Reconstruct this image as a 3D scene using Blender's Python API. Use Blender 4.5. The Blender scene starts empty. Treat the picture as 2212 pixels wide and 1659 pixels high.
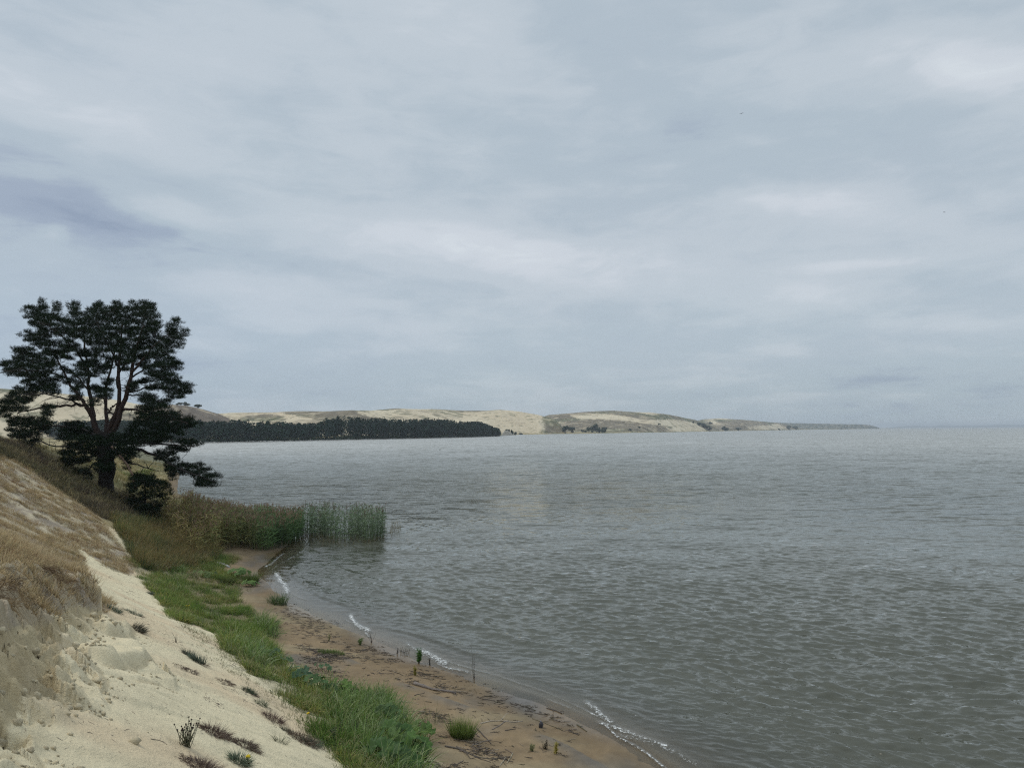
import bpy, math, random
import numpy as np
from mathutils import Matrix, Vector
C = bpy.context.scene
RNG = np.random.default_rng(7)
random.seed(7)
# ------------------------------------------------------------------ camera
FW, FH, FPX, HC = 2212.0, 1659.0, 1560.0, 8.0
PITCH, ROLL = math.radians(3.63), math.radians(-0.34)
cam = bpy.data.cameras.new("camera"); camo = bpy.data.objects.new("camera", cam)
C.collection.objects.link(camo); C.camera = camo
cam.sensor_width = 36; cam.lens = 36 * FPX / FW; cam.clip_start = 0.1; cam.clip_end = 60000
MR = Matrix.Rotation(math.pi / 2 + PITCH, 4, 'X') @ Matrix.Rotation(ROLL, 4, 'Z')
camo.matrix_world = Matrix.Translation((0, 0, HC)) @ MR
# ------------------------------------------------------------------ colour helper, world, sun, exposure
def lin(c):
    c = np.asarray(c, float) / 255.0
    return tuple(np.where(c <= .04045, c / 12.92, ((c + .055) / 1.055) ** 2.4))
SUN_AZ, SUN_EL = -75.0, 52.0      # degrees; azimuth measured from +Y towards +X
W = bpy.data.worlds.new("World"); C.world = W; W.use_nodes = True
nt = W.node_tree; nt.nodes.clear()
class NB:
    """small helper for building node trees"""
    def __init__(s, nt): s.nt = nt
    def n(s, t, **k):
        nd = s.nt.nodes.new(t)
        for a, b in k.items(): setattr(nd, a, b)
        return nd
    def put(s, sock, v):
        if v is None: return
        if hasattr(v, 'is_linked'): s.nt.links.new(v, sock)
        else: sock.default_value = v
    def math(s, op, a, b=None, c=None, clamp=False):
        nd = s.n('ShaderNodeMath', operation=op, use_clamp=clamp)
        for i, v in enumerate((a, b, c)):
            if v is not None: s.put(nd.inputs[i], v)
        return nd.outputs[0]
    def mix(s, f, a, b, t='RGBA', blend='MIX'):
        nd = s.n('ShaderNodeMix', data_type=t)
        if t == 'RGBA':
            nd.blend_type = blend; s.put(nd.inputs[0], f)
            for i, v in ((6, a), (7, b)): s.put(nd.inputs[i], (*v, 1) if isinstance(v, (tuple, list)) and len(v) == 3 else v)
            return nd.outputs[2]
        s.put(nd.inputs[0], f); s.put(nd.inputs[2], a); s.put(nd.inputs[3], b)
        return nd.outputs[0]
    def noise(s, vec, scale, detail=4, rough=.5, dist=0, dim='3D'):
        nd = s.n('ShaderNodeTexNoise', noise_dimensions=dim)
        s.put(nd.inputs['Vector'], vec)
        nd.inputs['Scale'].default_value = scale; nd.inputs['Detail'].default_value = detail
        nd.inputs['Roughness'].default_value = rough; nd.inputs['Distortion'].default_value = dist
        return nd.outputs[0]
    def rng(s, v, a, b, c=0., d=1., smooth=True):
        nd = s.n('ShaderNodeMapRange', interpolation_type='SMOOTHSTEP' if smooth else 'LINEAR')
        s.put(nd.inputs[0], v)
        for i, q in enumerate((a, b, c, d)): nd.inputs[i + 1].default_value = q
        return nd.outputs[0]
    def comb(s, x, y, z):
        nd = s.n('ShaderNodeCombineXYZ')
        for i, v in enumerate((x, y, z)): s.put(nd.inputs[i], v)
        return nd.outputs[0]
b = NB(nt)
Rn = np.array(MR.to_3x3())
def pxdir(px, py):
    v = np.stack([np.asarray(px, float) - FW / 2, -(np.asarray(py, float) - FH / 2), np.full(np.shape(px), -FPX)], -1)
    d = v @ Rn.T
    return d / np.linalg.norm(d, axis=-1, keepdims=True)
def project(P):
    v = (np.asarray(P, float) - np.array([0, 0, HC])) @ Rn
    w = np.where(-v[..., 2] > .05, -v[..., 2], np.nan)
    return v[..., 0] / w * FPX + FW / 2, -v[..., 1] / w * FPX + FH / 2
tc = b.n('ShaderNodeTexCoord'); sp = b.n('ShaderNodeSeparateXYZ'); nt.links.new(tc.outputs['Generated'], sp.inputs[0])
dx, dy, dz = sp.outputs
zz = b.math('ADD', b.math('MAXIMUM', dz, 0.0), .11)
U, V = b.math('DIVIDE', dx, zz), b.math('DIVIDE', dy, zz)
# cloud deck: streets running from the upper left to the lower right of the view
Ur = b.math('ADD', b.math('MULTIPLY', U, .80), b.math('MULTIPLY', V, .34))
Vr = b.math('SUBTRACT', b.math('MULTIPLY', V, .62), b.math('MULTIPLY', U, .42))
cv = b.comb(Ur, Vr, 0.0)
n1 = b.noise(cv, .55, 5, .52, .35)
n2 = b.noise(b.comb(b.math('ADD', U, 7.3), b.math('ADD', V, 3.1), 2.0), 1.5, 6, .55, .25)
n3 = b.noise(b.comb(b.math('MULTIPLY', dx, 2.0), dy, b.math('MULTIPLY', dz, 7.0)), 3.2, 5, .5, .35)
dens = b.math('ADD', b.math('MULTIPLY', n1, .55), b.math('ADD', b.math('MULTIPLY', n2, .25), b.math('MULTIPLY', n3, .20)))
front = b.rng(dy, .05, .3)
yy = b.math('MAXIMUM', dy, .08)
X, Z = b.math('DIVIDE', dx, yy), b.math('DIVIDE', dz, yy)
def blob(px, py, rx, ry, ang=0):
    d = pxdir(px, py); x0, z0 = d[0] / d[1], d[2] / d[1]
    u, v = b.math('SUBTRACT', X, float(x0)), b.math('SUBTRACT', Z, float(z0))
    ca, sa = math.cos(math.radians(ang)), math.sin(math.radians(ang))
    a = b.math('MULTIPLY', b.math('ADD', b.math('MULTIPLY', u, ca), b.math('MULTIPLY', v, sa)), FPX / rx)
    c = b.math('MULTIPLY', b.math('SUBTRACT', b.math('MULTIPLY', v, ca), b.math('MULTIPLY', u, sa)), FPX / ry)
    r2 = b.math('ADD', b.math('MULTIPLY', a, a), b.math('MULTIPLY', c, c))
    return b.math('MULTIPLY', b.math('POWER', 2.718, b.math('MULTIPLY', r2, -1.0)), front)
# broad light and dark banks of the deck (positions are directions in the sky)
modn = b.rng(b.noise(b.comb(b.math('MULTIPLY', dx, 1.6), dy, b.math('MULTIPLY', dz, 5.0)), 4.5, 6, .6, .6), .25, .75, .45, 1.30)
puff = b.noise(b.comb(b.math('MULTIPLY', dx, 1.3), dy, b.math('MULTIPLY', dz, 4.2)), 9.0, 6, .6, .5)
tone = b.math('ADD', b.math('MULTIPLY', b.math('SUBTRACT', dens, .5), 1.0), b.math('MULTIPLY', b.math('SUBTRACT', puff, .5), .30))
for (px, py, rx, ry, ang, k) in [
        (60, 520, 560, 300, -12, -.12), (250, 800, 500, 120, 0, -.04), (60, 230, 260, 70, -22, .17), (330, 290, 300, 60, -24, .12), (150, 400, 420, 130, -20, -.12), (420, 540, 440, 60, -14, -.15),
        (360, 460, 130, 32, -12, .26), (120, 503, 34, 20, 0, .20), (550, 610, 330, 45, -9, .18), (760, 700, 200, 18, -3, .10), (60, 700, 150, 60, 0, -.08),
        (1000, 540, 420, 55, -8, .20), (1250, 560, 320, 45, -8, .10), (1250, 270, 360, 140, 0, -.08), (1600, 330, 300, 100, 0, -.09),
        (1750, 430, 170, 34, 0, .24), (1880, 570, 170, 13, 4, .20), (1800, 640, 180, 26, 0, .14), (1950, 480, 260, 40, -8, .10),
        (2250, 150, 240, 80, 0, .27), (2130, 190, 170, 45, -20, .12), (1900, 120, 330, 60, 0, .13), (1050, 90, 250, 90, -30, .12), (1400, 90, 300, 60, 0, -.09), (500, 90, 350, 80, 0, .06),
        (2090, 700, 150, 26, 0, .14), (2080, 735, 140, 18, 0, -.04), (1715, 757, 75, 15, 0, .15), (2100, 640, 240, 50, 0, -.14),
        (1980, 860, 520, 45, 0, -.16), (1950, 800, 400, 40, 0, -.10), (1300, 860, 600, 30, 0, -.04), (650, 800, 400, 40, 0, -.08)]:
    tone = b.math('ADD', tone, b.math('MULTIPLY', b.math('MULTIPLY', blob(px, py, rx, ry, ang), modn), k * 1.1))
tone = b.math('ADD', tone, .56)
ramp = b.n('ShaderNodeValToRGB'); ramp.color_ramp.interpolation = 'EASE'
els = ramp.color_ramp.elements
els[0].position = 0.0; els[0].color = (*lin((140, 154, 176)), 1)
els[1].position = 1.0; els[1].color = (*lin((218, 225, 231)), 1)
for p, c in ((.25, (160, 173, 191)), (.45, (180, 193, 204)), (.62, (194, 204, 213)), (.82, (208, 215, 223))):
    e = els.new(p); e.color = (*lin(c), 1)
b.put(ramp.inputs[0], tone)
cloud = ramp.outputs[0]
# hue drift: lavender towards the left, grey-green to the right horizon
hue = b.noise(cv, .9, 2, .5, 0)
cloud = b.mix(b.rng(hue, .35, .65, 0, .5), cloud, b.mix(1.0, cloud, (.985, 1.003, .995), blend='MULTIPLY'))
cloud = b.mix(b.math('MULTIPLY', b.rng(X, -.75, .1, 1, 0), b.rng(Z, .0, .35, 1, 0)), cloud, b.mix(1.0, cloud, (.935, .965, 1.03), blend='MULTIPLY'))
cloud = b.mix(b.rng(dz, 0.0, .13, .85, 0), cloud, b.mix(1.0, cloud, (.86, .885, .885), blend='MULTIPLY'))
zen = b.rng(dz, .52, .95, 1.0, 1.9)
vs = b.n('ShaderNodeVectorMath', operation='SCALE'); nt.links.new(cloud, vs.inputs[0]); nt.links.new(zen, vs.inputs['Scale'])
bg1 = b.n('ShaderNodeBackground'); nt.links.new(vs.outputs[0], bg1.inputs[0]); bg1.inputs[1].default_value = 1.0
sky = b.n('ShaderNodeTexSky'); sky.sky_type = 'NISHITA'; sky.sun_disc = False
sky.sun_elevation = math.radians(SUN_EL); sky.sun_rotation = math.radians(SUN_AZ)
bg2 = b.n('ShaderNodeBackground'); nt.links.new(sky.outputs[0], bg2.inputs[0]); bg2.inputs[1].default_value = 0.10
mixs = b.n('ShaderNodeMixShader'); mixs.inputs[0].default_value = .06     # thin veil of blue through the overcast
nt.links.new(bg1.outputs[0], mixs.inputs[1]); nt.links.new(bg2.outputs[0], mixs.inputs[2])
wo = b.n('ShaderNodeOutputWorld'); nt.links.new(mixs.outputs[0], wo.inputs[0])
sun = bpy.data.lights.new("sun", 'SUN'); sun.energy = 1.5; sun.angle = math.radians(20); sun.color = (1, .93, .82)
suno = bpy.data.objects.new("sun", sun); C.collection.objects.link(suno)
a, e = math.radians(SUN_AZ), math.radians(SUN_EL)
suno.rotation_euler = Vector((math.sin(a) * math.cos(e), math.cos(a) * math.cos(e), math.sin(e))).to_track_quat('Z', 'Y').to_euler()
suno.location = (30, 30, 60)
C.view_settings.view_transform = 'Standard'; C.view_settings.look = 'None'
C.view_settings.exposure = 0.0; C.view_settings.gamma = 1.0
C.cycles.use_denoising = False; C.cycles.denoising_input_passes = 'RGB_ALBEDO_NORMAL'; C.cycles.denoising_prefilter = 'ACCURATE'; C.cycles.denoiser = 'OPENIMAGEDENOISE'
C.cycles.max_bounces = 5; C.cycles.transparent_max_bounces = 12; C.cycles.diffuse_bounces = 3
C.cycles.glossy_bounces = 2; C.cycles.volume_bounces = 0
C.cycles.pixel_filter_type = 'BLACKMAN_HARRIS'; C.cycles.filter_width = 1.2

# ------------------------------------------------------------------ numpy utilities
def sstep(a, b_, x):
    t = np.clip((x - a) / (b_ - a), 0, 1); return t * t * (3 - 2 * t)
def _hash(ix, iy, seed):
    h = (ix * 374761393 + iy * 668265263 + seed * 1274126177) & 0xFFFFFFFF
    h = ((h ^ (h >> 13)) * 1274126177) & 0xFFFFFFFF
    return ((h ^ (h >> 16)) & 0xFFFFFF) / float(0xFFFFFF)
def vnoise(x, y, seed=0):
    fx, fy = np.floor(x), np.floor(y); ix, iy = fx.astype(np.int64), fy.astype(np.int64)
    u, v = x - fx, y - fy; u = u * u * u * (u * (u * 6 - 15) + 10); v = v * v * v * (v * (v * 6 - 15) + 10)
    a, b_, c, d = _hash(ix, iy, seed), _hash(ix + 1, iy, seed), _hash(ix, iy + 1, seed), _hash(ix + 1, iy + 1, seed)
    return (a + (b_ - a) * u) * (1 - v) + (c + (d - c) * u) * v
def fbm(x, y, oct=4, seed=0, gain=.5):
    s, a, t = 0, 1.0, 0
    for o in range(oct):
        ca, sa = math.cos(o * .7), math.sin(o * .7)
        s = s + a * vnoise((x * ca - y * sa) * 2 ** o, (x * sa + y * ca) * 2 ** o, seed + o); t += a; a *= gain
    return s / t - .5          # about -.5 .. .5
def cells(x, y, seed=0):
    """per-cell random value, distance to the cell centre and to the nearest edge"""
    fx, fy = np.floor(x), np.floor(y); f1 = np.full(np.shape(x), 9.); f2 = f1.copy(); val = np.zeros(np.shape(x))
    for i in (-1, 0, 1):
        for j in (-1, 0, 1):
            cx, cy = fx + i, fy + j; ix, iy = cx.astype(np.int64), cy.astype(np.int64)
            d = np.hypot(cx + _hash(ix, iy, seed) - x, cy + _hash(ix, iy, seed + 1) - y); v = _hash(ix, iy, seed + 2); m = d < f1
            f2 = np.where(m, f1, np.minimum(f2, d)); val = np.where(m, v, val); f1 = np.where(m, d, f1)
    return val, f1, f2 - f1
def seg_dist(x, y, P):
    """distance to an open polyline, signed (+ on its left side), and arc position"""
    best = np.full(np.shape(x), 1e18); sg = np.ones(np.shape(x)); arc = np.zeros(np.shape(x)); acc = 0
    nx_, ny_ = np.zeros(np.shape(x)), np.zeros(np.shape(x))
    for i in range(len(P) - 1):
        ax, ay = P[i]; bx, by = P[i + 1]; ux, uy = bx - ax, by - ay; L2 = ux * ux + uy * uy; L = math.sqrt(L2)
        t = np.clip(((x - ax) * ux + (y - ay) * uy) / L2, 0, 1)
        qx, qy = ax + t * ux, ay + t * uy; d2 = (x - qx) ** 2 + (y - qy) ** 2
        cr = ux * (y - ay) - uy * (x - ax)
        m = d2 < best - 1e-9
        best = np.where(m, d2, best); sg = np.where(m, np.sign(cr), sg); arc = np.where(m, acc + t * L, arc)
        nx_ = np.where(m, qx, nx_); ny_ = np.where(m, qy, ny_)
        acc += L
    return np.sqrt(best) * sg, arc, nx_, ny_
def inpoly(x, y, P):
    r = np.zeros(np.shape(x), bool); n = len(P)
    for i in range(n):
        x0, y0 = P[i]; x1, y1 = P[(i + 1) % n]
        if y0 == y1: continue
        c = ((y0 > y) != (y1 > y)) & (x < (x1 - x0) * (y - y0) / (y1 - y0) + x0); r ^= c
    return r
def smoothpoly(P, n=3):
    P = [np.array(p, float) for p in P]
    for _ in range(n):
        Q = [P[0]]
        for i in range(len(P) - 1): Q += [P[i] * .75 + P[i + 1] * .25, P[i] * .25 + P[i + 1] * .75]
        Q.append(P[-1]); P = Q
    return np.array(P)
def unproj(px, py, z=0.0):
    d = pxdir(px, py); t = (z - HC) / d[..., 2]
    return np.stack([d[..., 0] * t, d[..., 1] * t, np.full(np.shape(t), z)], -1)
def atdist(px, py, Y):
    d = pxdir(px, py); t = Y / d[..., 1]
    return np.array([0, 0, HC]) + d * np.asarray(t)[..., None]

# ------------------------------------------------------------------ mesh utilities
def mesh(name, V_, quads=None, tris=None, col=None, mat=None, parent=None, smooth=False, attrs=None, loc=None):
    me = bpy.data.meshes.new(name); V_ = np.asarray(V_, np.float32)
    if loc is not None: V_ = V_ - np.asarray(loc, np.float32)
    parts, starts, tot = [], [], 0
    for f, k in ((quads, 4), (tris, 3)):
        if f is not None and len(f):
            f = np.asarray(f, np.int32); parts.append(f.ravel()); starts.append(np.arange(len(f), dtype=np.int32) * k + tot); tot += f.size
    L_, S_ = np.concatenate(parts), np.concatenate(starts)
    me.vertices.add(len(V_)); me.vertices.foreach_set('co', V_.ravel())
    me.loops.add(len(L_)); me.loops.foreach_set('vertex_index', L_)
    me.polygons.add(len(S_)); me.polygons.foreach_set('loop_start', S_)
    if smooth: me.polygons.foreach_set('use_smooth', np.ones(len(S_), bool))
    me.update(calc_edges=True)
    if col is not None:
        at = me.attributes.new('col', 'FLOAT_COLOR', 'POINT'); c4 = np.ones((len(V_), 4), np.float32); c4[:, :3] = col; at.data.foreach_set('color', c4.ravel())
    for k, v in (attrs or {}).items():
        at = me.attributes.new(k, 'FLOAT', 'POINT'); at.data.foreach_set('value', np.asarray(v, np.float32).ravel())
    if mat: me.materials.append(mat)
    o = bpy.data.objects.new(name, me); C.collection.objects.link(o)
    if parent is not None: o.parent = parent
    if loc is not None: o.location = loc
    return o
def tag(o, label=None, cat=None, group=None, kind=None):
    if label: o['label'] = label
    if cat: o['category'] = cat
    if group: o['group'] = group
    if kind: o['kind'] = kind
    return o
def empty(name, loc, label, cat, group=None):
    o = bpy.data.objects.new(name, None); C.collection.objects.link(o); o.location = loc; o.empty_display_size = .2
    return tag(o, label, cat, group)
class MB:
    """collects vertices/faces with colours and links them as one mesh"""
    def __init__(s): s.v, s.q, s.t, s.c, s.n = [], [], [], [], 0
    def add(s, v, q=None, t=None, c=(.1, .1, .1)):
        v = np.asarray(v, float).reshape(-1, 3)
        if q is not None and len(q): s.q.append(np.asarray(q) + s.n)
        if t is not None and len(t): s.t.append(np.asarray(t) + s.n)
        c = np.asarray(c, float); s.c.append(np.broadcast_to(c, v.shape) if c.ndim == 1 else c); s.v.append(v); s.n += len(v)
        return s
    def build(s, name, mat, parent=None, loc=None, smooth=False):
        if not s.n: return None
        return mesh(name, np.concatenate(s.v), np.concatenate(s.q) if s.q else None, np.concatenate(s.t) if s.t else None,
                    np.concatenate(s.c), mat, parent, smooth, loc=loc)
def ribbons(B, base, d, L, w, droop, c0, c1, K=3, side=None, tipw=.12, rng=RNG, c0pow=1.0):
    """curved tapering blades: base (N,3), unit direction d, length L, width w, droop = fraction bent downwards"""
    base = np.asarray(base, float); N = len(base)
    if N == 0: return
    d = np.asarray(d, float); L = np.broadcast_to(L, N)[:, None]; w = np.broadcast_to(w, N)[:, None]; droop = np.broadcast_to(droop, N)[:, None]
    if side is None:
        a_ = rng.uniform(0, 2 * np.pi, N); r_ = np.stack([np.cos(a_), np.sin(a_), np.zeros(N)], -1)
        side = np.cross(d, r_); nn = np.linalg.norm(side, axis=1, keepdims=True); side = np.where(nn > 1e-4, side / np.maximum(nn, 1e-4), r_)
    vs, cs = [], []; c0 = np.broadcast_to(c0, (N, 3)); c1 = np.broadcast_to(c1, (N, 3))
    for k in range(K + 1):
        t = k / K; p = base + d * L * t; p = p + np.array([0, 0, -1]) * L * droop * t * t
        ww = w * .5 * ((1 - t) * (1 - tipw) + tipw) * (0.75 + .5 * math.sin(math.pi * min(t * 1.3, 1)))
        vs += [p - side * ww, p + side * ww]; cc = c0 + (c1 - c0) * t ** c0pow; cs += [cc, cc]
    v = np.stack(vs, 1).reshape(-1, 3); c = np.stack(cs, 1).reshape(-1, 3)
    i0 = (np.arange(N) * (2 * (K + 1)))[:, None]
    q = np.concatenate([i0 + np.array([[2 * k, 2 * k + 1, 2 * k + 3, 2 * k + 2]]) for k in range(K)], 0)
    B.add(v, q=q, c=c)
def tube(B, pts, rad, n=6, c=(.1, .1, .1), jit=0.0, cap=True, cvar=0.0):
    P = np.array(pts, float); M = len(P); rad = np.broadcast_to(rad, M).astype(float)
    T = np.gradient(P, axis=0); T /= np.maximum(np.linalg.norm(T, axis=1, keepdims=True), 1e-9)
    ref = np.array([0, 0, 1.0]) if abs(T[0][2]) < .9 else np.array([1.0, 0, 0]); rings = []
    a_ = np.arange(n) / n * 2 * np.pi
    for i in range(M):
        s = np.cross(T[i], ref); s /= max(np.linalg.norm(s), 1e-9); u = np.cross(s, T[i]); ref = u if i % 1 == 0 else ref
        r = rad[i] * (1 + jit * (np.random.RandomState(i * 7 + n).rand(n) - .5))
        rings.append(P[i] + np.outer(np.cos(a_) * r, s) + np.outer(np.sin(a_) * r, u))
        ref = u
    v = np.concatenate(rings); q = []
    for i in range(M - 1):
        for j in range(n): q.append([i * n + j, i * n + (j + 1) % n, (i + 1) * n + (j + 1) % n, (i + 1) * n + j])
    t = []
    if cap:
        v = np.concatenate([v, P[:1], P[-1:]]); m = len(v)
        for j in range(n): t += [[(j + 1) % n, j, m - 2], [(M - 1) * n + j, (M - 1) * n + (j + 1) % n, m - 1]]
    cc = np.broadcast_to(np.asarray(c, float), v.shape)
    if cvar: cc = cc * (1 + cvar * (RNG.random((len(v), 1)) - .5))
    B.add(v, q=q, t=t, c=cc)
def rand_dirs(N, up=0.5, rng=RNG):
    a_ = rng.uniform(0, 2 * np.pi, N); z = rng.uniform(up, 1, N) if np.isscalar(up) else up
    r = np.sqrt(np.maximum(0, 1 - z * z)); return np.stack([np.cos(a_) * r, np.sin(a_) * r, z], -1)
def lerp(a, b_, t): return np.asarray(a) + (np.asarray(b_) - np.asarray(a)) * np.asarray(t)[..., None]

# ------------------------------------------------------------------ materials
def mat_new(name):
    m = bpy.data.materials.new(name); m.use_nodes = True; m.node_tree.nodes.clear(); bb = NB(m.node_tree)
    return m, bb, bb.n('ShaderNodeOutputMaterial')
def mat_plant(name, rough=.6, trans=.25, var=.25, scale=6.0, spec=.25):
    m, q, out = mat_new(name)
    at = q.n('ShaderNodeAttribute', attribute_name='col'); ge = q.n('ShaderNodeNewGeometry')
    nn = q.noise(ge.outputs['Position'], scale, 3)
    c = q.mix(1.0, at.outputs['Color'], q.mix(nn, (1 - var,) * 3, (1 + var,) * 3), blend='MULTIPLY')
    p = q.n('ShaderNodeBsdfPrincipled'); q.put(p.inputs['Base Color'], c); p.inputs['Roughness'].default_value = rough
    p.inputs['Specular IOR Level'].default_value = spec
    if trans > 0:
        tr = q.n('ShaderNodeBsdfTranslucent'); q.put(tr.inputs[0], c); mx = q.n('ShaderNodeMixShader'); mx.inputs[0].default_value = trans
        q.nt.links.new(p.outputs[0], mx.inputs[1]); q.nt.links.new(tr.outputs[0], mx.inputs[2]); q.nt.links.new(mx.outputs[0], out.inputs[0])
    else: q.nt.links.new(p.outputs[0], out.inputs[0])
    return m
def mat_wood(name, scale=14.0, rough=.85, bump=.5):
    m, q, out = mat_new(name)
    at = q.n('ShaderNodeAttribute', attribute_name='col'); ge = q.n('ShaderNodeNewGeometry')
    nn = q.noise(ge.outputs['Position'], scale, 6, .65)
    c = q.mix(1.0, at.outputs['Color'], q.mix(q.rng(nn, .3, .7), (.55,) * 3, (1.5,) * 3), blend='MULTIPLY')
    p = q.n('ShaderNodeBsdfPrincipled'); q.put(p.inputs['Base Color'], c); p.inputs['Roughness'].default_value = rough
    bu = q.n('ShaderNodeBump'); bu.inputs['Strength'].default_value = bump; bu.inputs['Distance'].default_value = .02; q.put(bu.inputs['Height'], nn)
    q.nt.links.new(bu.outputs[0], p.inputs['Normal']); q.nt.links.new(p.outputs[0], out.inputs[0])
    return m
def mat_ground(name, fine=30., bumpd=.012, streak=True):
    m, q, out = mat_new(name)
    at = q.n('ShaderNodeAttribute', attribute_name='col'); ge = q.n('ShaderNodeNewGeometry'); P = ge.outputs['Position']
    wt = q.n('ShaderNodeAttribute', attribute_name='wet')
    n_f = q.noise(P, fine, 6, .68); n_m = q.noise(P, fine * .09, 5, .6, .3); n_s = q.noise(P, fine * 2.6, 3, .6)
    c = q.mix(1.0, at.outputs['Color'], q.mix(n_m, (.80, .80, .79), (1.18, 1.18, 1.19)), blend='MULTIPLY')
    c = q.mix(1.0, c, q.mix(n_f, (.87, .865, .86), (1.13, 1.135, 1.14)), blend='MULTIPLY')
    c = q.mix(q.math('MULTIPLY', q.rng(n_s, .70, .80), q.math('SUBTRACT', 1.0, wt.outputs['Fac'])), c, q.mix(1.0, c, (.55, .5, .47), blend='MULTIPLY'))
    p = q.n('ShaderNodeBsdfPrincipled'); q.put(p.inputs['Base Color'], c)
    q.put(p.inputs['Roughness'], q.rng(wt.outputs['Fac'], 0, 1, .95, .22)); p.inputs['Specular IOR Level'].default_value = .3
    bu = q.n('ShaderNodeBump'); q.put(bu.inputs['Strength'], q.rng(wt.outputs['Fac'], 0, 1, .9, .12)); bu.inputs['Distance'].default_value = bumpd
    q.put(bu.inputs['Height'], q.math('ADD', n_f, q.math('MULTIPLY', n_m, 3.0)))
    q.nt.links.new(bu.outputs[0], p.inputs['Normal']); q.nt.links.new(p.outputs[0], out.inputs[0])
    return m
M_sand = mat_ground('sand', 30., .03); M_beach = mat_ground('beach_sand', 22., .02); M_far = mat_ground('dune_sand', .35, .5)
M_grass = mat_plant('grass'); M_needle = mat_plant('pine_needles', .75, .05, .35, 1.2, .08); M_far_leaf = mat_plant('far_foliage', .85, .03, .35, .25, .06)
M_bark = mat_wood('pine_bark'); M_drift = mat_wood('driftwood', 40., .8, .4); M_heavy = mat_wood('paint', 3., .5, .05)

# ------------------------------------------------------------------ terrain
def P2(lst, z=0.0): return np.array([unproj(px, py, z)[:2] for px, py in lst])
shore_px = [(1462, 1659), (1395, 1607), (1285, 1553), (1170, 1505), (1040, 1462), (975, 1440), (900, 1411), (800, 1371), (735, 1342), (690, 1320), (640, 1297), (600, 1268), (580, 1245), (576, 1232), (590, 1215), (612, 1198), (640, 1176), (656, 1160)]
sh = list(P2(shore_px)); s0, s1 = np.array(sh[0]), np.array(sh[1]); dr_ = (s0 - s1) / np.linalg.norm(s0 - s1)
pre = [s0 + dr_ * 200 + np.array([60, 0]), s0 + dr_ * 30, s0 + dr_ * 8]
post = [(-17.5, 57), (-21, 63), (-29, 72), (-44, 95), (-62, 135), (-100, 210), (-170, 330), (-255, 470), (-300, 560)]
post2 = list(P2([(330, 956), (430, 954), (520, 952.5), (640, 950.5), (760, 948), (900, 945.5), (1000, 943.5), (1090, 941), (1128, 938.5)]))
SHORE = np.array(pre + sh + [np.array(p) for p in post])
SHORE_F = np.array(post2)
foot_px = [(900, 1659), (790, 1568), (690, 1500), (590, 1440), (500, 1392), (420, 1348), (370, 1312), (345, 1270), (360, 1225), (395, 1180), (405, 1130)]
ft = list(P2(foot_px, .75)); f0, f1 = ft[0], ft[1]; fd = (f0 - f1) / np.linalg.norm(f0 - f1)
FOOT = smoothpoly([f0 + fd * 60, f0 + fd * 10] + ft + [(-25.0, 58), (-31, 68), (-48, 95), (-75, 150), (-140, 260)], 2)
SHORE_P = np.array(list(SHORE) + [(-3000, 600), (-3000, -400), tuple(SHORE[0] + np.array([0, -200]))])
FOOT_P = np.array(list(FOOT) + [(-3000, 400), (-3000, -300), tuple(FOOT[0] + np.array([0, -200]))])
def near_base(x, y):
    ds, arc, _, _ = seg_dist(x, y, SHORE); df, _, _, _ = seg_dist(x, y, FOOT)
    ds = np.where(inpoly(x, y, SHORE_P), np.abs(ds), -np.abs(ds)); df = np.where(inpoly(x, y, FOOT_P), np.abs(df), -np.abs(df))
    # beach: gentle rise, low berm, dips under water
    beach = np.where(ds > 0, .75 * sstep(0, 9, ds) * 1.0 + .02 * ds, ds * .10 - .012 * ds * ds * (ds > -8) - (ds <= -8) * .77)
    beach = np.maximum(beach, -2.2) + .05 * np.exp(-((ds - 2.6 - .5 * np.sin(arc * .55)) / .35) ** 2) * (.5 + fbm(x * .3, y * .3, 2, 5)) * 2
    slope = .75 + .62 * df
    k = .5; h = beach + np.log1p(np.exp(np.clip((slope - beach) / k, -40, 40))) * k * (df > -6)
    cap = 3.0 + 5.6 * sstep(105, 30, y) + 1.1 * fbm(x * .06, y * .06, 3, 11)
    cap = np.where(y < 30, cap + (30 - y) * .0, cap)
    k = .5; h = np.where(h > cap - 2, -np.log(np.exp(-np.clip(h - cap, -30, 30) / k) + 1) * k + cap, h)
    return h, ds, df, arc
def hit(px, py, fn, tmin=3., tmax=170., n=700):
    px = np.atleast_1d(np.asarray(px, float)); py = np.atleast_1d(np.asarray(py, float)); d = pxdir(px, py)
    ts = np.geomspace(tmin, tmax, n); P = np.array([0, 0, HC]) + d[:, None, :] * ts[None, :, None]
    g = fn(P[..., 0], P[..., 1]); below = P[..., 2] < g; i = np.argmax(below, 1); i = np.maximum(i, 1)
    r = np.arange(len(px)); a0 = P[r, i - 1, 2] - g[r, i - 1]; a1 = g[r, i] - P[r, i, 2]; f = np.clip(a0 / np.maximum(a0 + a1, 1e-9), 0, 1)
    t = ts[i - 1] + (ts[i] - ts[i - 1]) * f; Q = np.array([0, 0, HC]) + d * t[:, None]
    return Q
base_only = lambda x, y: near_base(x, y)[0]
UPH = np.array([-.77, -.64])
c6 = lambda L: [(c[0] * .2382, 1263.7 + c[1] * .2382) for c in L]
def onbase(L): L = np.array(L); return hit(L[:, 0], L[:, 1], base_only)[:, :2]
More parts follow.
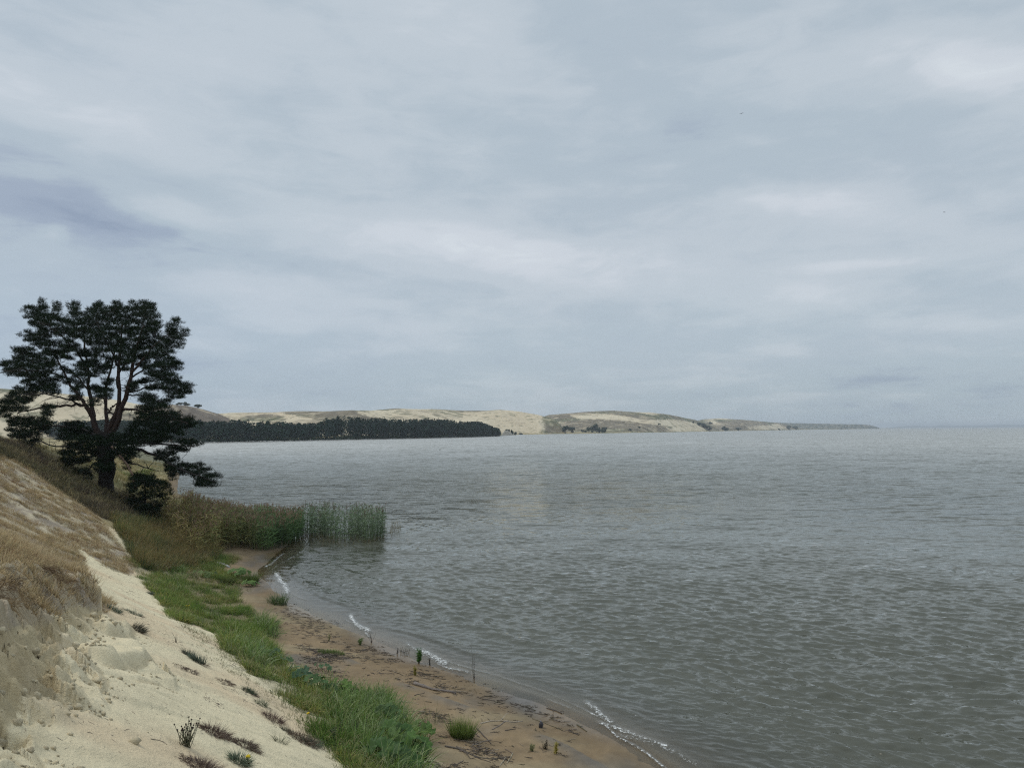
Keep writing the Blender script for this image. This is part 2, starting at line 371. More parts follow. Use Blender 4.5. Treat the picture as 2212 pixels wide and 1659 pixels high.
# eroded bank: lower edge of the scarp (picture positions dropped onto the slope), then the turf behind it
scarp_px = [(0, 1556), (40, 1540), (75, 1522), (112, 1510), (132, 1496), (128, 1440), (126, 1400), (142, 1368), (172, 1338), (205, 1335), (238, 1334)]
SC = onbase(scarp_px); SC = smoothpoly([(-3.2, -6.0), (-4.1, .5), SC[0] + (SC[0] - SC[1]) * .8] + list(SC), 2)
e_ = SC[-1]; BANK = np.array(list(SC) + [tuple(e_ + np.array([-1.6, 1.5])), tuple(e_ + np.array([-4.5, 4.5])), tuple(e_ + np.array([-11, 9])), (-45, 40), (-45, -40), (-3.2, -40)])
BACK = np.array([tuple(e_ + np.array([-.25, .1])), tuple(e_ + np.array([-1.6, 1.5])), tuple(e_ + np.array([-4.5, 4.5])), tuple(e_ + np.array([-11, 9])), (-45, 40)])
ledges = []
for L, hh, bk in [([(1040, 445), (1130, 455), (1220, 440), (1240, 500)], .20, 1.0), ([(960, 722), (1090, 735), (1200, 735), (1330, 712), (1390, 700), (1392, 600)], .26, 1.1),
                  ([(1400, 712), (1480, 765), (1555, 805), (1562, 760)], .18, .7), ([(760, 800), (815, 930), (880, 955), (942, 950), (940, 860), (900, 740)], .15, .8),
                  ([(1290, 905), (1360, 880), (1420, 885), (1560, 930)], .10, .6), ([(600, 1060), (660, 1060), (715, 1055)], .12, .5),
                  ([(1180, 345), (1225, 390), (1235, 430)], .14, .5), ([(380, 1500), (450, 1560), (525, 1560)], .12, .5),
                  ([(60, 1520), (160, 1600), (260, 1645), (310, 1590), (290, 1510)], .13, .8), ([(0, 1545), (80, 1575), (200, 1655)], .09, .7), ([(740, 575), (800, 600)], .08, .4)]:
    ledges.append((onbase(c6(L)), hh, bk))
BERM = P2([(745, 1412), (816, 1448), (895, 1476), (990, 1508), (1037, 1525), (1128, 1552), (1228, 1588), (1321, 1640), (1400, 1690)], .35)
def near_h(x, y, full=False):
    h, ds, df, arc = near_base(x, y)
    r = np.hypot(x, y)
    # large soft undulation of the slope, small-scale relief
    on = sstep(.5, 2.5, df)
    h = h + on * (.55 * fbm(x * .16, y * .16, 3, 21) + .12 * fbm(x * .9, y * .9, 3, 31))
    h = h + (1 - on) * sstep(.2, 2, ds) * (.10 * fbm(x * .35, y * .5, 3, 41) + .03 * fbm(x * 2.2, y * 2.2, 3, 51))
    if True:
        mb = (df < 1) & (ds > 0) & (r < 40)
        if mb.any():
            bd_, ba_, bqx, bqy = seg_dist(x[mb], y[mb], BERM); side_ = np.where((x[mb] - bqx) * UPH[0] + (y[mb] - bqy) * UPH[1] > 0, 1, -1); bdd = np.abs(bd_) * side_
            h[mb] = h[mb] + .045 * sstep(-.12, .10, bdd) * (1 - sstep(.2, 1.4, bdd)) + .03 * fbm(x[mb] * 5, y[mb] * 5, 3, 57) * sstep(.3, 1.2, ds[mb])
    # rills running down the slope
    u = x * UPH[1] - y * UPH[0]
    h = h - on * .05 * np.clip(1 - np.abs(fbm(u * 1.3 + fbm(x * .5, y * .5, 2, 3) * 1.5, (x + y) * .12, 3, 61)) * 9, 0, 1)
    m = (r < 45) & (x < 2) & (df > 0)
    bank = np.zeros_like(h); face = np.zeros_like(h)
    if m.any():
        X_, Y_ = x[m], y[m]
        wx = X_ + .30 * fbm(X_ * 1.7, Y_ * 1.7, 3, 71); wy = Y_ + .30 * fbm(X_ * 1.7 + 9, Y_ * 1.7 + 4, 3, 72)
        ins = inpoly(wx, wy, BANK); dd, ar, _, _ = seg_dist(wx, wy, SC); dd = np.abs(dd); tot = ar.max() if len(ar) else 1
        db, _, _, _ = seg_dist(X_, Y_, BACK); tap = sstep(.0, 3.2, np.abs(db))
        q = np.where(ins, dd, 0); L_ = seg_len(SC); s_ = ar / L_
        hb = np.interp(s_, [0, .45, .75, .9, 1], [.85, .72, .52, .46, .44])
        # stepped face: crumbling ribs below, near-vertical lip above
        fl = .16 * np.abs(fbm(ar * 2.3, dd * .8, 3, 81)) * 2
        prof = .42 * sstep(0, .34, q - fl) + .20 * sstep(.28, .50, q - fl * .5) + .38 * sstep(.5, .62, q)
        bb = hb * prof * np.where(s_ > .93, np.maximum(tap, sstep(0, .5, q)), 1) * sstep(9.5, 3.5, q)
        # crumbled blocks and ribs along the foot and the face
        sdq = np.where(ins, dd, -dd); rub = sstep(-.45, .05, sdq) * sstep(1.1, .75, sdq) * (s_ > .12)
        kx, ky = X_ + .12 * fbm(X_ * 4, Y_ * 4, 2, 73), Y_ + .12 * fbm(X_ * 4 + 7, Y_ * 4, 2, 74)
        v1, _, e1 = cells(kx * 2.0, ky * 2.6, 75); v2, _, e2 = cells(kx * 5.0, ky * 5.5, 78)
        bb = bb + rub * (.34 * (v1 - .45) * sstep(0, .16, e1) + .17 * (v2 - .5) * sstep(0, .25, e2) + .08 * fbm(X_ * 9, Y_ * 9, 3, 79))
        top = sstep(.65, .8, sdq) * sstep(3.5, 1.2, sdq); bb = bb + top * (.05 * (v2 - .5) + .07 * fbm(X_ * 3, Y_ * 3, 3, 83))
        bank[m] = bb; face[m] = np.maximum(sstep(.02, .1, q) * sstep(.72, .58, q), rub * .8 * sstep(.2, -.1, fbm(X_ * 1.2, Y_ * 1.2, 2, 76) + .08))
        for (LP, hh, bk) in ledges:
            lo, hi = LP.min(0) - 1.6, LP.max(0) + 1.6
            k = (X_ > lo[0]) & (X_ < hi[0]) & (Y_ > lo[1]) & (Y_ < hi[1])
            if not k.any(): continue
            xa = X_[k] + .22 * fbm(X_[k] * 2.2, Y_[k] * 2.2, 2, 91); ya = Y_[k] + .22 * fbm(X_[k] * 2.2 + 5, Y_[k] * 2.2, 2, 92)
            d_, a2, qx, qy = seg_dist(xa, ya, LP); d_ = np.abs(d_); sd = np.sign((xa - qx) * UPH[0] + (ya - qy) * UPH[1]); LL = seg_len(LP)
            ends = sstep(0, .12, a2 / LL) * sstep(1, .9, a2 / LL)
            add = np.where(sd > 0, hh * .9 * sstep(0, .20, d_) * (.8 + 1.1 * fbm(X_[k] * 2.2, Y_[k] * 2.2, 2, 93)) * (1 - sstep(.1, bk, d_)), 0) * ends
            tmp = np.zeros_like(X_); tmp[k] = add; bb = bb + 0
            bank[m] += tmp; ft_ = np.zeros_like(X_); ft_[k] = np.where(sd > 0, sstep(.15, .02, d_), 0); face[m] = np.maximum(face[m], ft_ * .6)
    h = h + bank
    # roughness of the eroded face
    h = h + face * .08 * fbm(x * 5.5, y * 5.5, 3, 101) + on * .022 * fbm(x * 4.2, y * 4.2, 4, 103)
    h = np.where(ds > 0, h + (np.minimum(1.9, .3 + ds * .2) - h) * sstep(105, 155, r), h)
    if full: return h, ds, df, arc, face, bank
    return h
def seg_len(P): return float(np.sum(np.linalg.norm(np.diff(P, axis=0), axis=1)))
def H(x, y):
    x, y = np.asarray(x, float), np.asarray(y, float); r_ = near_h(np.atleast_1d(x), np.atleast_1d(y))
    return r_ if x.ndim else float(r_[0])
def ground(px, py):
    """point of the near ground seen at picture position (px, py)"""
    return hit([px], [py], H, 3, 170, 1500)[0]

# ground cover zones, picture positions of their outlines (the plants stand on the ground found there)
Z_DRY = [(-60, 990), (0, 985), (60, 1012), (110, 1050), (165, 1085), (215, 1125), (245, 1165), (300, 1222), (275, 1240), (225, 1222), (172, 1182), (185, 1235), (172, 1262), (240, 1300), (225, 1320), (150, 1305), (95, 1345), (0, 1362), (-60, 1380)]
Z_HEATH = [(-60, 925), (0, 930), (50, 968), (110, 1000), (165, 1040), (235, 1065), (330, 1085), (380, 1105), (380, 1130), (300, 1130), (245, 1120), (210, 1118), (165, 1082), (110, 1048), (60, 1010), (0, 985), (-60, 985)]
Z_MIX = [(235, 1118), (300, 1128), (380, 1108), (440, 1130), (478, 1190), (462, 1216), (390, 1225), (330, 1235), (300, 1225), (270, 1180)]
Z_GREEN = [(272, 1205), (330, 1225), (395, 1215), (445, 1215), (475, 1235), (520, 1245), (515, 1290), (540, 1320), (565, 1352), (570, 1385), (590, 1405), (615, 1435), (655, 1470), (675, 1495), (720, 1520), (780, 1522), (840, 1540), (880, 1570), (902, 1605), (915, 1662), (905, 1700), (800, 1700), (740, 1625), (690, 1585), (650, 1540), (590, 1490), (545, 1455), (490, 1410), (478, 1375), (425, 1352), (375, 1335), (340, 1290), (310, 1262), (280, 1225)]
def zones(P):
    px, py = project(P); j = fbm(P[..., 0] * .9, P[..., 1] * .9, 2, 7) * 16
    px, py = px + j, py + j * .5
    return [inpoly(px, py, Z) for Z in (Z_DRY, Z_HEATH, Z_MIX, Z_GREEN)]

def polar(az, r):
    A, R_ = np.meshgrid(np.radians(az), r); x, y = R_ * np.sin(A), R_ * np.cos(A)
    n, m = len(r), len(az); i = np.arange(n * m).reshape(n, m)
    q = np.stack([i[:-1, :-1], i[:-1, 1:], i[1:, 1:], i[1:, :-1]], -1).reshape(-1, 4)[:, ::1]
    return x.ravel(), y.ravel(), q
def sub(V_, q, keep, arrs):
    q = q[keep]; u, inv = np.unique(q, return_inverse=True); return V_[u], inv.reshape(q.shape), [a_[u] for a_ in arrs]
az = np.concatenate([np.arange(-180, -48, 1.5), np.arange(-48, 30, .085), np.arange(30, 180.1, 1.5)])
rr = np.geomspace(1.2, 170, 1150)
x, y, q = polar(az, rr)
h, ds, df, arc, face, bank = near_h(x, y, True)
V0 = np.stack([x, y, h], -1)
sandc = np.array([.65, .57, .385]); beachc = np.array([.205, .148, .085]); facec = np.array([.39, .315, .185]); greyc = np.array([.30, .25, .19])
col = np.tile(sandc, (len(x), 1))
nz = fbm(x * .5, y * .5, 4, 201); nz2 = fbm(x * 2.5, y * 2.5, 3, 211)
col = lerp(col, np.array([.56, .42, .27]), sstep(.02, .24, fbm(x * .22, y * .35, 4, 221)) * .6)
bm = sstep(.15, -.55, df + nz * 1.2 + nz2 * .5)
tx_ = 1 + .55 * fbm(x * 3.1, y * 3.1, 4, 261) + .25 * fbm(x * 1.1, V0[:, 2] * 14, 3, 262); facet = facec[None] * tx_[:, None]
bc = lerp(np.tile(beachc, (len(x), 1)), np.array([.135, .118, .095]), sstep(-.05, .25, fbm(x * .45, y * .3, 4, 231)))
bc = lerp(bc, np.array([.250, .202, .122]), sstep(.0, .3, fbm(x * .3 + 9, y * .55, 4, 241)) * .7)
col = lerp(col, bc, bm)
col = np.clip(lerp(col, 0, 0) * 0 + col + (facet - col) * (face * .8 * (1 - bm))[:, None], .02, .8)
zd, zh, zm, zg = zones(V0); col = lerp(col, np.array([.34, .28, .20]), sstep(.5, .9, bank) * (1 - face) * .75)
rough_soil = sstep(-.12, .18, nz2 * .8 + nz * .6)
far_in = np.hypot(x, y) > 62
for zmask, cc, k in ((zd, greyc, .92), (zh, np.array([.10, .085, .06]), .92), (zm, np.array([.075, .075, .035]), .95), (zg, np.array([.16, .145, .08]), .62)):
    col = np.where(zmask[:, None], lerp(col, cc, np.clip(k * (.55 + rough_soil * .6), 0, 1)), col)
plain = ((far_in | ((x < -17) & (y > 40) & (df > .5) & ~(zd | zh | zm | zg))) & (ds > 1.5))
col = np.where(plain[:, None], lerp(np.tile([.29, .235, .125], (len(x), 1)), np.array([.15, .15, .065]), sstep(-.15, .2, fbm(x * .12, y * .05, 4, 251) + .5 * nz2)), col)
bd_, _, bqx, bqy = seg_dist(x, y, BERM); bs_ = np.where((x - bqx) * UPH[0] + (y - bqy) * UPH[1] > 0, np.abs(bd_), 9); col = lerp(col, np.array([.125, .115, .10]), bm * sstep(.75, .05, bs_) * sstep(-.1, .1, fbm(x * .5, y * .5, 2, 263)) * .7)
col = col * (1 + bm * (.45 * fbm(x * 1.4, y * 1.4, 4, 264) + .25 * fbm(x * 6, y * 6, 2, 265)))[:, None]
swash_sheen = sstep(.25, -.15, ds) 
col = lerp(col, np.array([.30, .262, .225]), swash_sheen * .8 * (np.hypot(x, y) < 60))  # sky sheen of the thin swash painted into the sand as pale grey
dw = ds + .35 * np.sin(arc * .8) + .5 * fbm(arc * .35, arc * 0, 3, 77)
wet = sstep(1.6, .1, dw) * (ds < 4) * (np.hypot(x, y) < 58)
wetd = sstep(2.4, .8, dw)
col = col * (1 - .30 * (wetd * bm)[:, None])
q_keep = (h[q].max(1) > -1.6)
isb = (bm[q].mean(1) > .5)
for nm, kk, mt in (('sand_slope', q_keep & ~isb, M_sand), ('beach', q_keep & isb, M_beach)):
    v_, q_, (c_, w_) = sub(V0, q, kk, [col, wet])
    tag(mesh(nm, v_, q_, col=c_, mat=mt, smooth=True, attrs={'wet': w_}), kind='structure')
del V0, col, q, h

# ------------------------------------------------------------------ far land: wooded spit, plain and the chain of dunes
def interp_layer(px, tab, j): return np.interp(px, [t[0] for t in tab], [t[j] for t in tab])
# (px, ridge py, ridge distance, foot distance)
LAY = [
    [(-900, 842, 930, 760), (-300, 838, 930, 760), (0, 838, 930, 760), (60, 842, 930, 760), (130, 849, 930, 760), (200, 858, 930, 760), (260, 866, 930, 760), (330, 880, 930, 760), (420, 905, 930, 790), (450, 946, 930, 800)],
    [(250, 946, 880, 790), (300, 893, 880, 770), (340, 878, 880, 770), (372, 874, 880, 770), (400, 876, 885, 770), (430, 882, 890, 770), (470, 893, 890, 780), (520, 906, 890, 790), (570, 943, 890, 800)],
    [(400, 905, 1300, 1000), (470, 893, 1300, 1000), (500, 891.5, 1300, 1000), (560, 891, 1280, 1000), (600, 890, 1250, 950), (640, 888, 1220, 900), (700, 888.5, 1220, 900), (760, 886, 1250, 900), (800, 888, 1300, 950), (840, 884, 1400, 1000), (860, 882.5, 1400, 1000), (880, 884, 1400, 1000), (940, 883.5, 1450, 1050), (1000, 887, 1500, 1100), (1050, 887, 1500, 1150), (1080, 885, 1500, 1200), (1120, 888, 1480, 1250), (1160, 895, 1450, 1280), (1190, 903, 1420, 1290), (1210, 917, 1390, 1300), (1222, 937, 1370, 1310)],
    [(1160, 905, 2000, 1650), (1185, 896, 2000, 1650), (1220, 893.5, 2000, 1600), (1260, 889.5, 2000, 1600), (1325, 886.5, 2000, 1600), (1360, 889, 2000, 1600), (1400, 890.5, 2050, 1600), (1440, 895, 2050, 1650), (1480, 901, 2050, 1700), (1510, 906.5, 2050, 1750), (1540, 914, 2050, 1850), (1560, 924, 2050, 1900), (1572, 934, 2050, 2000)],
    [(1490, 912, 3200, 2400), (1520, 905.5, 3200, 2400), (1550, 904, 3200, 2400), (1600, 906.5, 3200, 2400), (1640, 910, 3250, 2500), (1680, 914, 3300, 2600), (1710, 919, 3300, 2800), (1745, 931, 3300, 3000)],
    [(1600, 912, 5200, 4200), (1680, 913, 5200, 4200), (1740, 914.5, 5200, 4200), (1800, 916, 5300, 4300), (1850, 916.5, 5400, 4500), (1875, 918.5, 5500, 4700), (1893, 923, 5600, 5100), (1906, 928, 5600, 5400)],
]
SHW = P2([(1090, 941), (1128, 939.0), (1200, 937.2), (1250, 937), (1320, 935.6), (1420, 934), (1480, 933), (1575, 931), (1640, 930), (1700, 929.0), (1760, 928), (1840, 927.0), (1900, 926.2)])
az = np.concatenate([np.arange(-75, -37, .5), np.arange(-37, 30, .075)]); rr = np.geomspace(163, 7500, 1150)
x, y, q = polar(az, rr)
r = np.hypot(x, y)
pxa = FW / 2 + FPX * np.tan(np.radians(np.repeat(az[None], len(rr), 0).ravel().clip(-70, 70)))
# land outline
LAND = np.array(list(SHORE[3:]) + list(SHORE_F) + list(SHW[1:]) + [(4200, 7600), (-9000, 7600), (-9000, 50), (-60, 20)])
lm = inpoly(x, y, LAND); dA, _, _, _ = seg_dist(x, y, np.array(list(SHORE[18:]) + list(SHORE_F) + list(SHW[1:]))); dA = np.abs(dA)
sdl = np.where(lm, dA, -dA)
h = np.where(sdl > 0, 1.6 * sstep(0, 60, sdl) + .3 * sstep(0, 4, sdl), -2.5 * sstep(0, -30, sdl)) + .5 * fbm(x * .02, y * .02, 3, 301) * (sdl > 10)
lay = np.zeros(len(x), int) - 1
for li, tab in enumerate(LAY):
    inside = (pxa > tab[0][0]) & (pxa < tab[-1][0])
    rpx = pxa + 14 * fbm(r * .004, r * 0, 2, 310 + li) * sstep(0, 300, np.abs(r - interp_layer(pxa, tab, 2)))
    ry, R_, F_ = interp_layer(rpx, tab, 1), interp_layer(rpx, tab, 2), interp_layer(rpx, tab, 3)
    dd = pxdir(rpx, ry); zr = HC + dd[:, 2] / np.hypot(dd[:, 0], dd[:, 1]) * R_
    t = (r - F_) / (R_ - F_); tc_ = np.clip(t, 0, 1)
    prof = np.where(t < 1, (tc_ ** .85) * (1 - .25 * np.sin(tc_ * np.pi * 2) * .35), 1 - .35 * sstep(1, 2.8, t) - .5 * sstep(2, 5, t))
    nn = (fbm(x * .009, y * .009, 4, 320 + li) * 10 + fbm(x * .035, y * .035, 3, 340 + li) * 3.0) * sstep(0, .35, t) * sstep(0, 18, zr) * sstep(.0, .45, np.abs(1 - t) + .12)
    z = zr * prof + nn
    z = np.minimum(z, 1.2 + .62 * np.maximum(dA, 0)); z = np.where(inside & (t > 0) & lm, z, -10)
    up = z > h; lay = np.where(up & (z > 1.8), li, lay); h = np.maximum(h, z)
gx_ = (h.reshape(len(rr), -1)[1:, :] - h.reshape(len(rr), -1)[:-1, :])
V0 = np.stack([x, y, h], -1); ppx, ppy = project(V0)
n1_ = fbm(x * .012, y * .012, 5, 401, .6); n2_ = fbm(x * .06, y * .06, 4, 411, .6); n3_ = fbm(x * .004, y * .012, 4, 421)
c2 = lambda L: [(344.6 + a_ * .389, 833 + b_ * .389) for a_, b_ in L]
c3 = lambda L: [(1149 + a_ * .389, 833 + b_ * .389) for a_, b_ in L]
HEATH = [[(320, 860), (478, 870), (470, 893), (500, 905), (500, 960), (320, 960)],
         c2([(690, 130), (1130, 125), (1180, 160), (1300, 205), (1180, 210), (900, 200), (760, 172), (680, 158)]), c2([(470, 168), (640, 160), (700, 170), (690, 200), (450, 200)]),
         c2([(1190, 122), (1340, 120), (1340, 134), (1200, 138)]), c2([(1580, 130), (1740, 138), (1900, 128), (1900, 138), (1740, 150), (1620, 145)]),
         c3([(60, 120), (1060, 120), (1060, 300), (60, 300)]), c3([(960, 160), (1450, 160), (1450, 280), (960, 280)]), c3([(1440, 190), (2000, 200), (2000, 300), (1440, 300)]),
         [(-50, 838), (55, 836), (55, 846), (0, 852), (-50, 850)], [(215, 880), (262, 884), (300, 900), (316, 915), (250, 905)]]
SANDP = [c3([(205, 162), (330, 158), (430, 158), (560, 178), (640, 192), (800, 188), (900, 205), (985, 258), (785, 258), (765, 225), (640, 212), (540, 196), (400, 188), (250, 184)]),
         c3([(540, 140), (640, 143), (740, 160), (640, 158)]), c3([(955, 190), (1010, 196), (1080, 222), (1020, 220)]), c3([(1315, 210), (1375, 213), (1432, 243), (1370, 241)]),
         c3([(1230, 225), (1330, 222), (1360, 243), (1210, 246)]), c3([(960, 183), (1090, 183), (1090, 190), (980, 190)]),
         c2([(1095, 138), (1150, 150), (1210, 165), (1205, 178), (1110, 160)]), c2([(690, 158), (765, 164), (765, 170), (700, 166)]), c2([(770, 176), (850, 178), (850, 186), (780, 184)])]
jx, jy = n2_ * 18 + n1_ * 14, n2_ * 5 + n1_ * 4
hacc = np.zeros(len(x))
for sx_, sy_, sc_ in ((0, 0, 1.), (3., 1.2, 1.5), (-4., -1.6, .6), (7., .5, 1.2), (-6., 1.5, 1.1)):
    hb = np.zeros(len(x), bool); ax_, ay_ = ppx + jx * sc_ + sx_, ppy + jy * sc_ + sy_
    for Z_ in HEATH: hb |= inpoly(ax_, ay_, Z_)
    for Z_ in SANDP: hb &= ~inpoly(ax_, ay_, Z_)
    hacc += hb / 5.
heath = hacc
spk = sstep(.10, .24, n2_ + .55 * n1_ + .10 * ((ppx > 790) & (ppx < 1000) & (ppy < 904)) - .10 * ((ppx > 1000) & (ppx < 1230)))
fine = fbm(x * .16, y * .16, 3, 441)
hm = sstep(.25, .75, heath + fine * .9) * (1 - .55 * sstep(.12, .3, n2_ + n1_ * .3)) + (heath < .3) * np.maximum(spk * .7, .75 * sstep(.17, .26, fine + n1_ * .35))
hm = np.clip(hm, 0, 1) * (1 - .38 * sstep(.04, .24, fbm(x * .045, y * .045, 4, 443) + fine * .5))
fsand = lerp(np.tile([.56, .49, .35], (len(x), 1)), np.array([.50, .42, .29]), sstep(-.2, .2, n1_))
fheath = lerp(np.tile([.150, .125, .082], (len(x), 1)), np.array([.105, .110, .055]), sstep(-.05, .2, n3_ + n2_ * .3))
fheath = np.where((lay == 1)[:, None], np.array([.13, .105, .08]), fheath); fheath = np.where((lay == 5)[:, None], np.array([.05, .065, .05]), fheath)
fheath = fheath * (1 + .9 * fine)[:, None]
col = lerp(fsand, fheath, hm)
pl = (h < 3.2) & (lay < 2)
col = np.where(pl[:, None], lerp(np.tile([.30, .245, .13], (len(x), 1)), np.array([.15, .15, .07]), sstep(-.15, .2, fbm(x * .03, y * .012, 4, 431) + .5 * fine)), col)
col = np.where(((sdl < 7) & (h < 2.5) & (ppx < 1100))[:, None], np.array([.12, .12, .07]), col)
wet = np.zeros(len(x))
v_, q_, (c_, w_) = sub(V0, q, h[q].max(1) > -1.0, [col, wet])
tag(mesh('dunes', v_, q_, col=c_, mat=M_far, smooth=True, attrs={'wet': w_}), kind='structure')
FARG = (az, rr, h.reshape(len(rr), len(az)))
def far_h(X_, Y_):
    A = np.degrees(np.arctan2(X_, Y_)); R_ = np.hypot(X_, Y_); i = np.clip(np.searchsorted(FARG[1], R_) - 1, 0, len(rr) - 2); j = np.clip(np.searchsorted(FARG[0], A) - 1, 0, len(FARG[0]) - 2)
    return FARG[2][i, j]
del V0, col, q

# ------------------------------------------------------------------ water
wpx = np.concatenate([[.3, .5, .8, 1.1], np.arange(1.5, 600, .62)])
wr = (HC * FPX * (1024 / FW) / wpx)[::-1]; wr = np.concatenate([[4.0, 6.0], wr[wr > 7.5]])
waz = np.concatenate([np.arange(-180, -42, 3.), np.arange(-42, 39, .072), np.arange(39, 181, 3.)])
x, y, q = polar(waz, wr); r = np.hypot(x, y)
dsw, _, arcw, = None, None, None
gh, ds, df, arcs = near_base(x, y); ds = np.where(r > 150, -50, ds)
drs = np.gradient(wr)[:, None].repeat(len(waz), 1).ravel(); dts = r * math.radians(.072); cell = np.maximum(drs, dts)
z = np.zeros(len(x)); gam = sstep(0, -4.5, ds) * .85 + .15 * sstep(-.2, -1.2, ds)
rs = np.random.RandomState(3); near = r < 260; xn, yn, cn = x[near], y[near], cell[near]; zn = np.zeros(near.sum())
wx_ = xn + 1.6 * fbm(xn * .18, yn * .18, 2, 501); wy_ = yn + 1.6 * fbm(xn * .18 + 3, yn * .18 + 8, 2, 502)
for i in range(84):
    lam = .13 * (1.0 / .13) ** (rs.rand() ** 1.1); th = math.radians((-112 if i % 5 else -150) + rs.normal() * (17 if i % 3 else 30)); k = 2 * math.pi / lam
    amp = .0052 * lam ** .82
    ph = k * (wx_ * math.cos(th) + wy_ * math.sin(th)) + rs.rand() * 6.28
    zn += amp * np.clip(1.7 - cn * 2.7 / lam, 0, 1) * (np.sin(ph) + .14 * np.sin(2 * ph + 1.2))
zn *= (.72 + .9 * (fbm(xn * .07, yn * .11, 3, 511) + .3))
gam = np.where(r > 60, 1.0, gam); z[near] = zn * 1.25; z = z * gam
# small breakers running along the shore
br = np.zeros(len(x)); m = (ds < 0) & (ds > -7) & (r < 60)
for d0, amp, sd in ((-1.15, .05, 1), (-2.3, .10, 2), (-3.9, .06, 3)):
    am = amp * sstep(-.08, .16, fbm(arcs[m] * .22, arcs[m] * 0 + sd * 5, 3, 520 + sd)) * 1.2
    dd = ds[m] - d0 - 1.1 * fbm(arcs[m] * .25, arcs[m] * 0, 3, 530 + sd) ; g_ = np.where(dd > 0, np.exp(-(dd / .13) ** 2), np.exp(-(dd / .42) ** 2))
    br[m] += am * g_
z += br
# thin swash tongues lying on the sand
z = z + .018 + .02 * fbm(arcs * .5, ds * .2, 2, 541) * (np.abs(ds) < 3)
foam = np.zeros(len(x)); fm = (r < 80) & (ds < 1.0)
V0 = np.stack([x, y, z], -1); ppx, ppy = project(V0)
FOAM = [([(598, 1240), (604, 1252), (614, 1262), (620, 1278)], 8, 1), ([(612, 1196), (600, 1205), (586, 1218), (572, 1224)], 3, .8), ([(758, 1331), (766, 1345), (780, 1356), (796, 1361)], 6, 1), ([(790, 1366), (798, 1376)], 2, 1),
        ([(880, 1392), (900, 1404), (912, 1412)], 4, .7), ([(905, 1406), (925, 1412), (940, 1422), (962, 1432)], 8, .95), ([(930, 1420), (950, 1436), (970, 1444), (1010, 1452)], 3, .8),
        ([(1268, 1519), (1285, 1530), (1300, 1545), (1322, 1560)], 7, .85), ([(1296, 1562), (1340, 1576), (1380, 1590), (1440, 1612)], 6, .8), ([(1302, 1562), (1330, 1590), (1370, 1610), (1400, 1630), (1440, 1662)], 3, .9),
        ([(1340, 1590), (1400, 1600), (1460, 1625), (1500, 1650)], 9, .55), ([(1185, 1512), (1230, 1530)], 1.6, .5), ([(655, 1188), (630, 1205), (612, 1214)], 2.5, .6)]
for L, w_, k in FOAM:
    d_, _, _, _ = seg_dist(ppx[fm], ppy[fm], np.array(L, float)); foam[fm] = np.maximum(foam[fm], k * .88 * np.exp(-(np.abs(d_ + 3 * fbm(x[fm] * 1.6, y[fm] * 1.6, 3, 560)) / (w_ * .95)) ** 2))
wl = .25 * np.sin(arcs * .9) + .9 * fbm(arcs * .3, arcs * 0, 3, 571)
foam = np.where(fm & (r < 60), np.maximum(foam, .62 * np.exp(-((ds + .35 - wl * .5) / .05) ** 2) * sstep(-.05, .2, fbm(arcs * .5, arcs * 0, 3, 572))), foam)
foam = np.where(fm & (r < 60), np.maximum(foam, .50 * np.exp(-((ds + 1.5 - wl) / .10) ** 2) * sstep(.0, .2, fbm(arcs * .35, arcs * 0, 3, 573))), foam)
z[fm] += foam[fm] * .03
depth = np.clip(z - gh, 0, 3); depth = np.where(r > 62, 3, depth)
V0 = np.stack([x, y, z], -1)
keep = (ds[q].min(1) < 1.6)
v_, q_, (d_, f_) = sub(V0, q, keep, [depth, foam])
mw, w_, out = mat_new('lagoon_water')
ge = w_.n('ShaderNodeNewGeometry'); P = ge.outputs['Position']; spx = w_.n('ShaderNodeSeparateXYZ'); w_.nt.links.new(P, spx.inputs[0])
rot = w_.n('ShaderNodeMapping'); rot.inputs['Rotation'].default_value = (0, 0, math.radians(28)); rot.inputs['Scale'].default_value = (.50, 1.5, 1); w_.nt.links.new(P, rot.inputs[0])
adp = w_.n('ShaderNodeAttribute', attribute_name='depth'); afo = w_.n('ShaderNodeAttribute', attribute_name='foam')
dist = w_.n('ShaderNodeVectorMath', operation='LENGTH'); w_.nt.links.new(P, dist.inputs[0])
def tilt(scale, det, k, seed):
    nz_ = w_.n('ShaderNodeTexNoise'); nz_.inputs['Scale'].default_value = scale; nz_.inputs['Detail'].default_value = det; nz_.inputs['Roughness'].default_value = .55; nz_.inputs['Distortion'].default_value = .3
    off = w_.n('ShaderNodeVectorMath', operation='ADD'); w_.nt.links.new(rot.outputs[0], off.inputs[0]); off.inputs[1].default_value = (seed * 31.7, seed * 17.1, 0); w_.nt.links.new(off.outputs[0], nz_.inputs['Vector'])
    c = w_.n('ShaderNodeVectorMath', operation='SUBTRACT'); w_.nt.links.new(nz_.outputs['Color'], c.inputs[0]); c.inputs[1].default_value = (.5, .5, .5)
    m_ = w_.n('ShaderNodeVectorMath', operation='MULTIPLY'); w_.nt.links.new(c.outputs[0], m_.inputs[0]); m_.inputs[1].default_value = (k * .7, k, 0); return m_.outputs[0]
def vop(op, a_, b_, sock=None):
    v = w_.n('ShaderNodeVectorMath', operation=op); w_.nt.links.new(a_, v.inputs[0])
    if op == 'SCALE': w_.put(v.inputs['Scale'], b_)
    elif b_ is not None: w_.nt.links.new(b_, v.inputs[1])
    return v.outputs[0]
gust = w_.noise(P, .035, 3, .5)
farf = w_.rng(dist.outputs['Value'], 25, 110, .15, 1.0)
small = vop('ADD', tilt(8.0, 2, .55, 1), tilt(3.2, 3, .85, 2))
big = vop('SCALE', vop('ADD', tilt(1.2, 3, 1.5, 3), tilt(.34, 5, 1.7, 4)), farf)
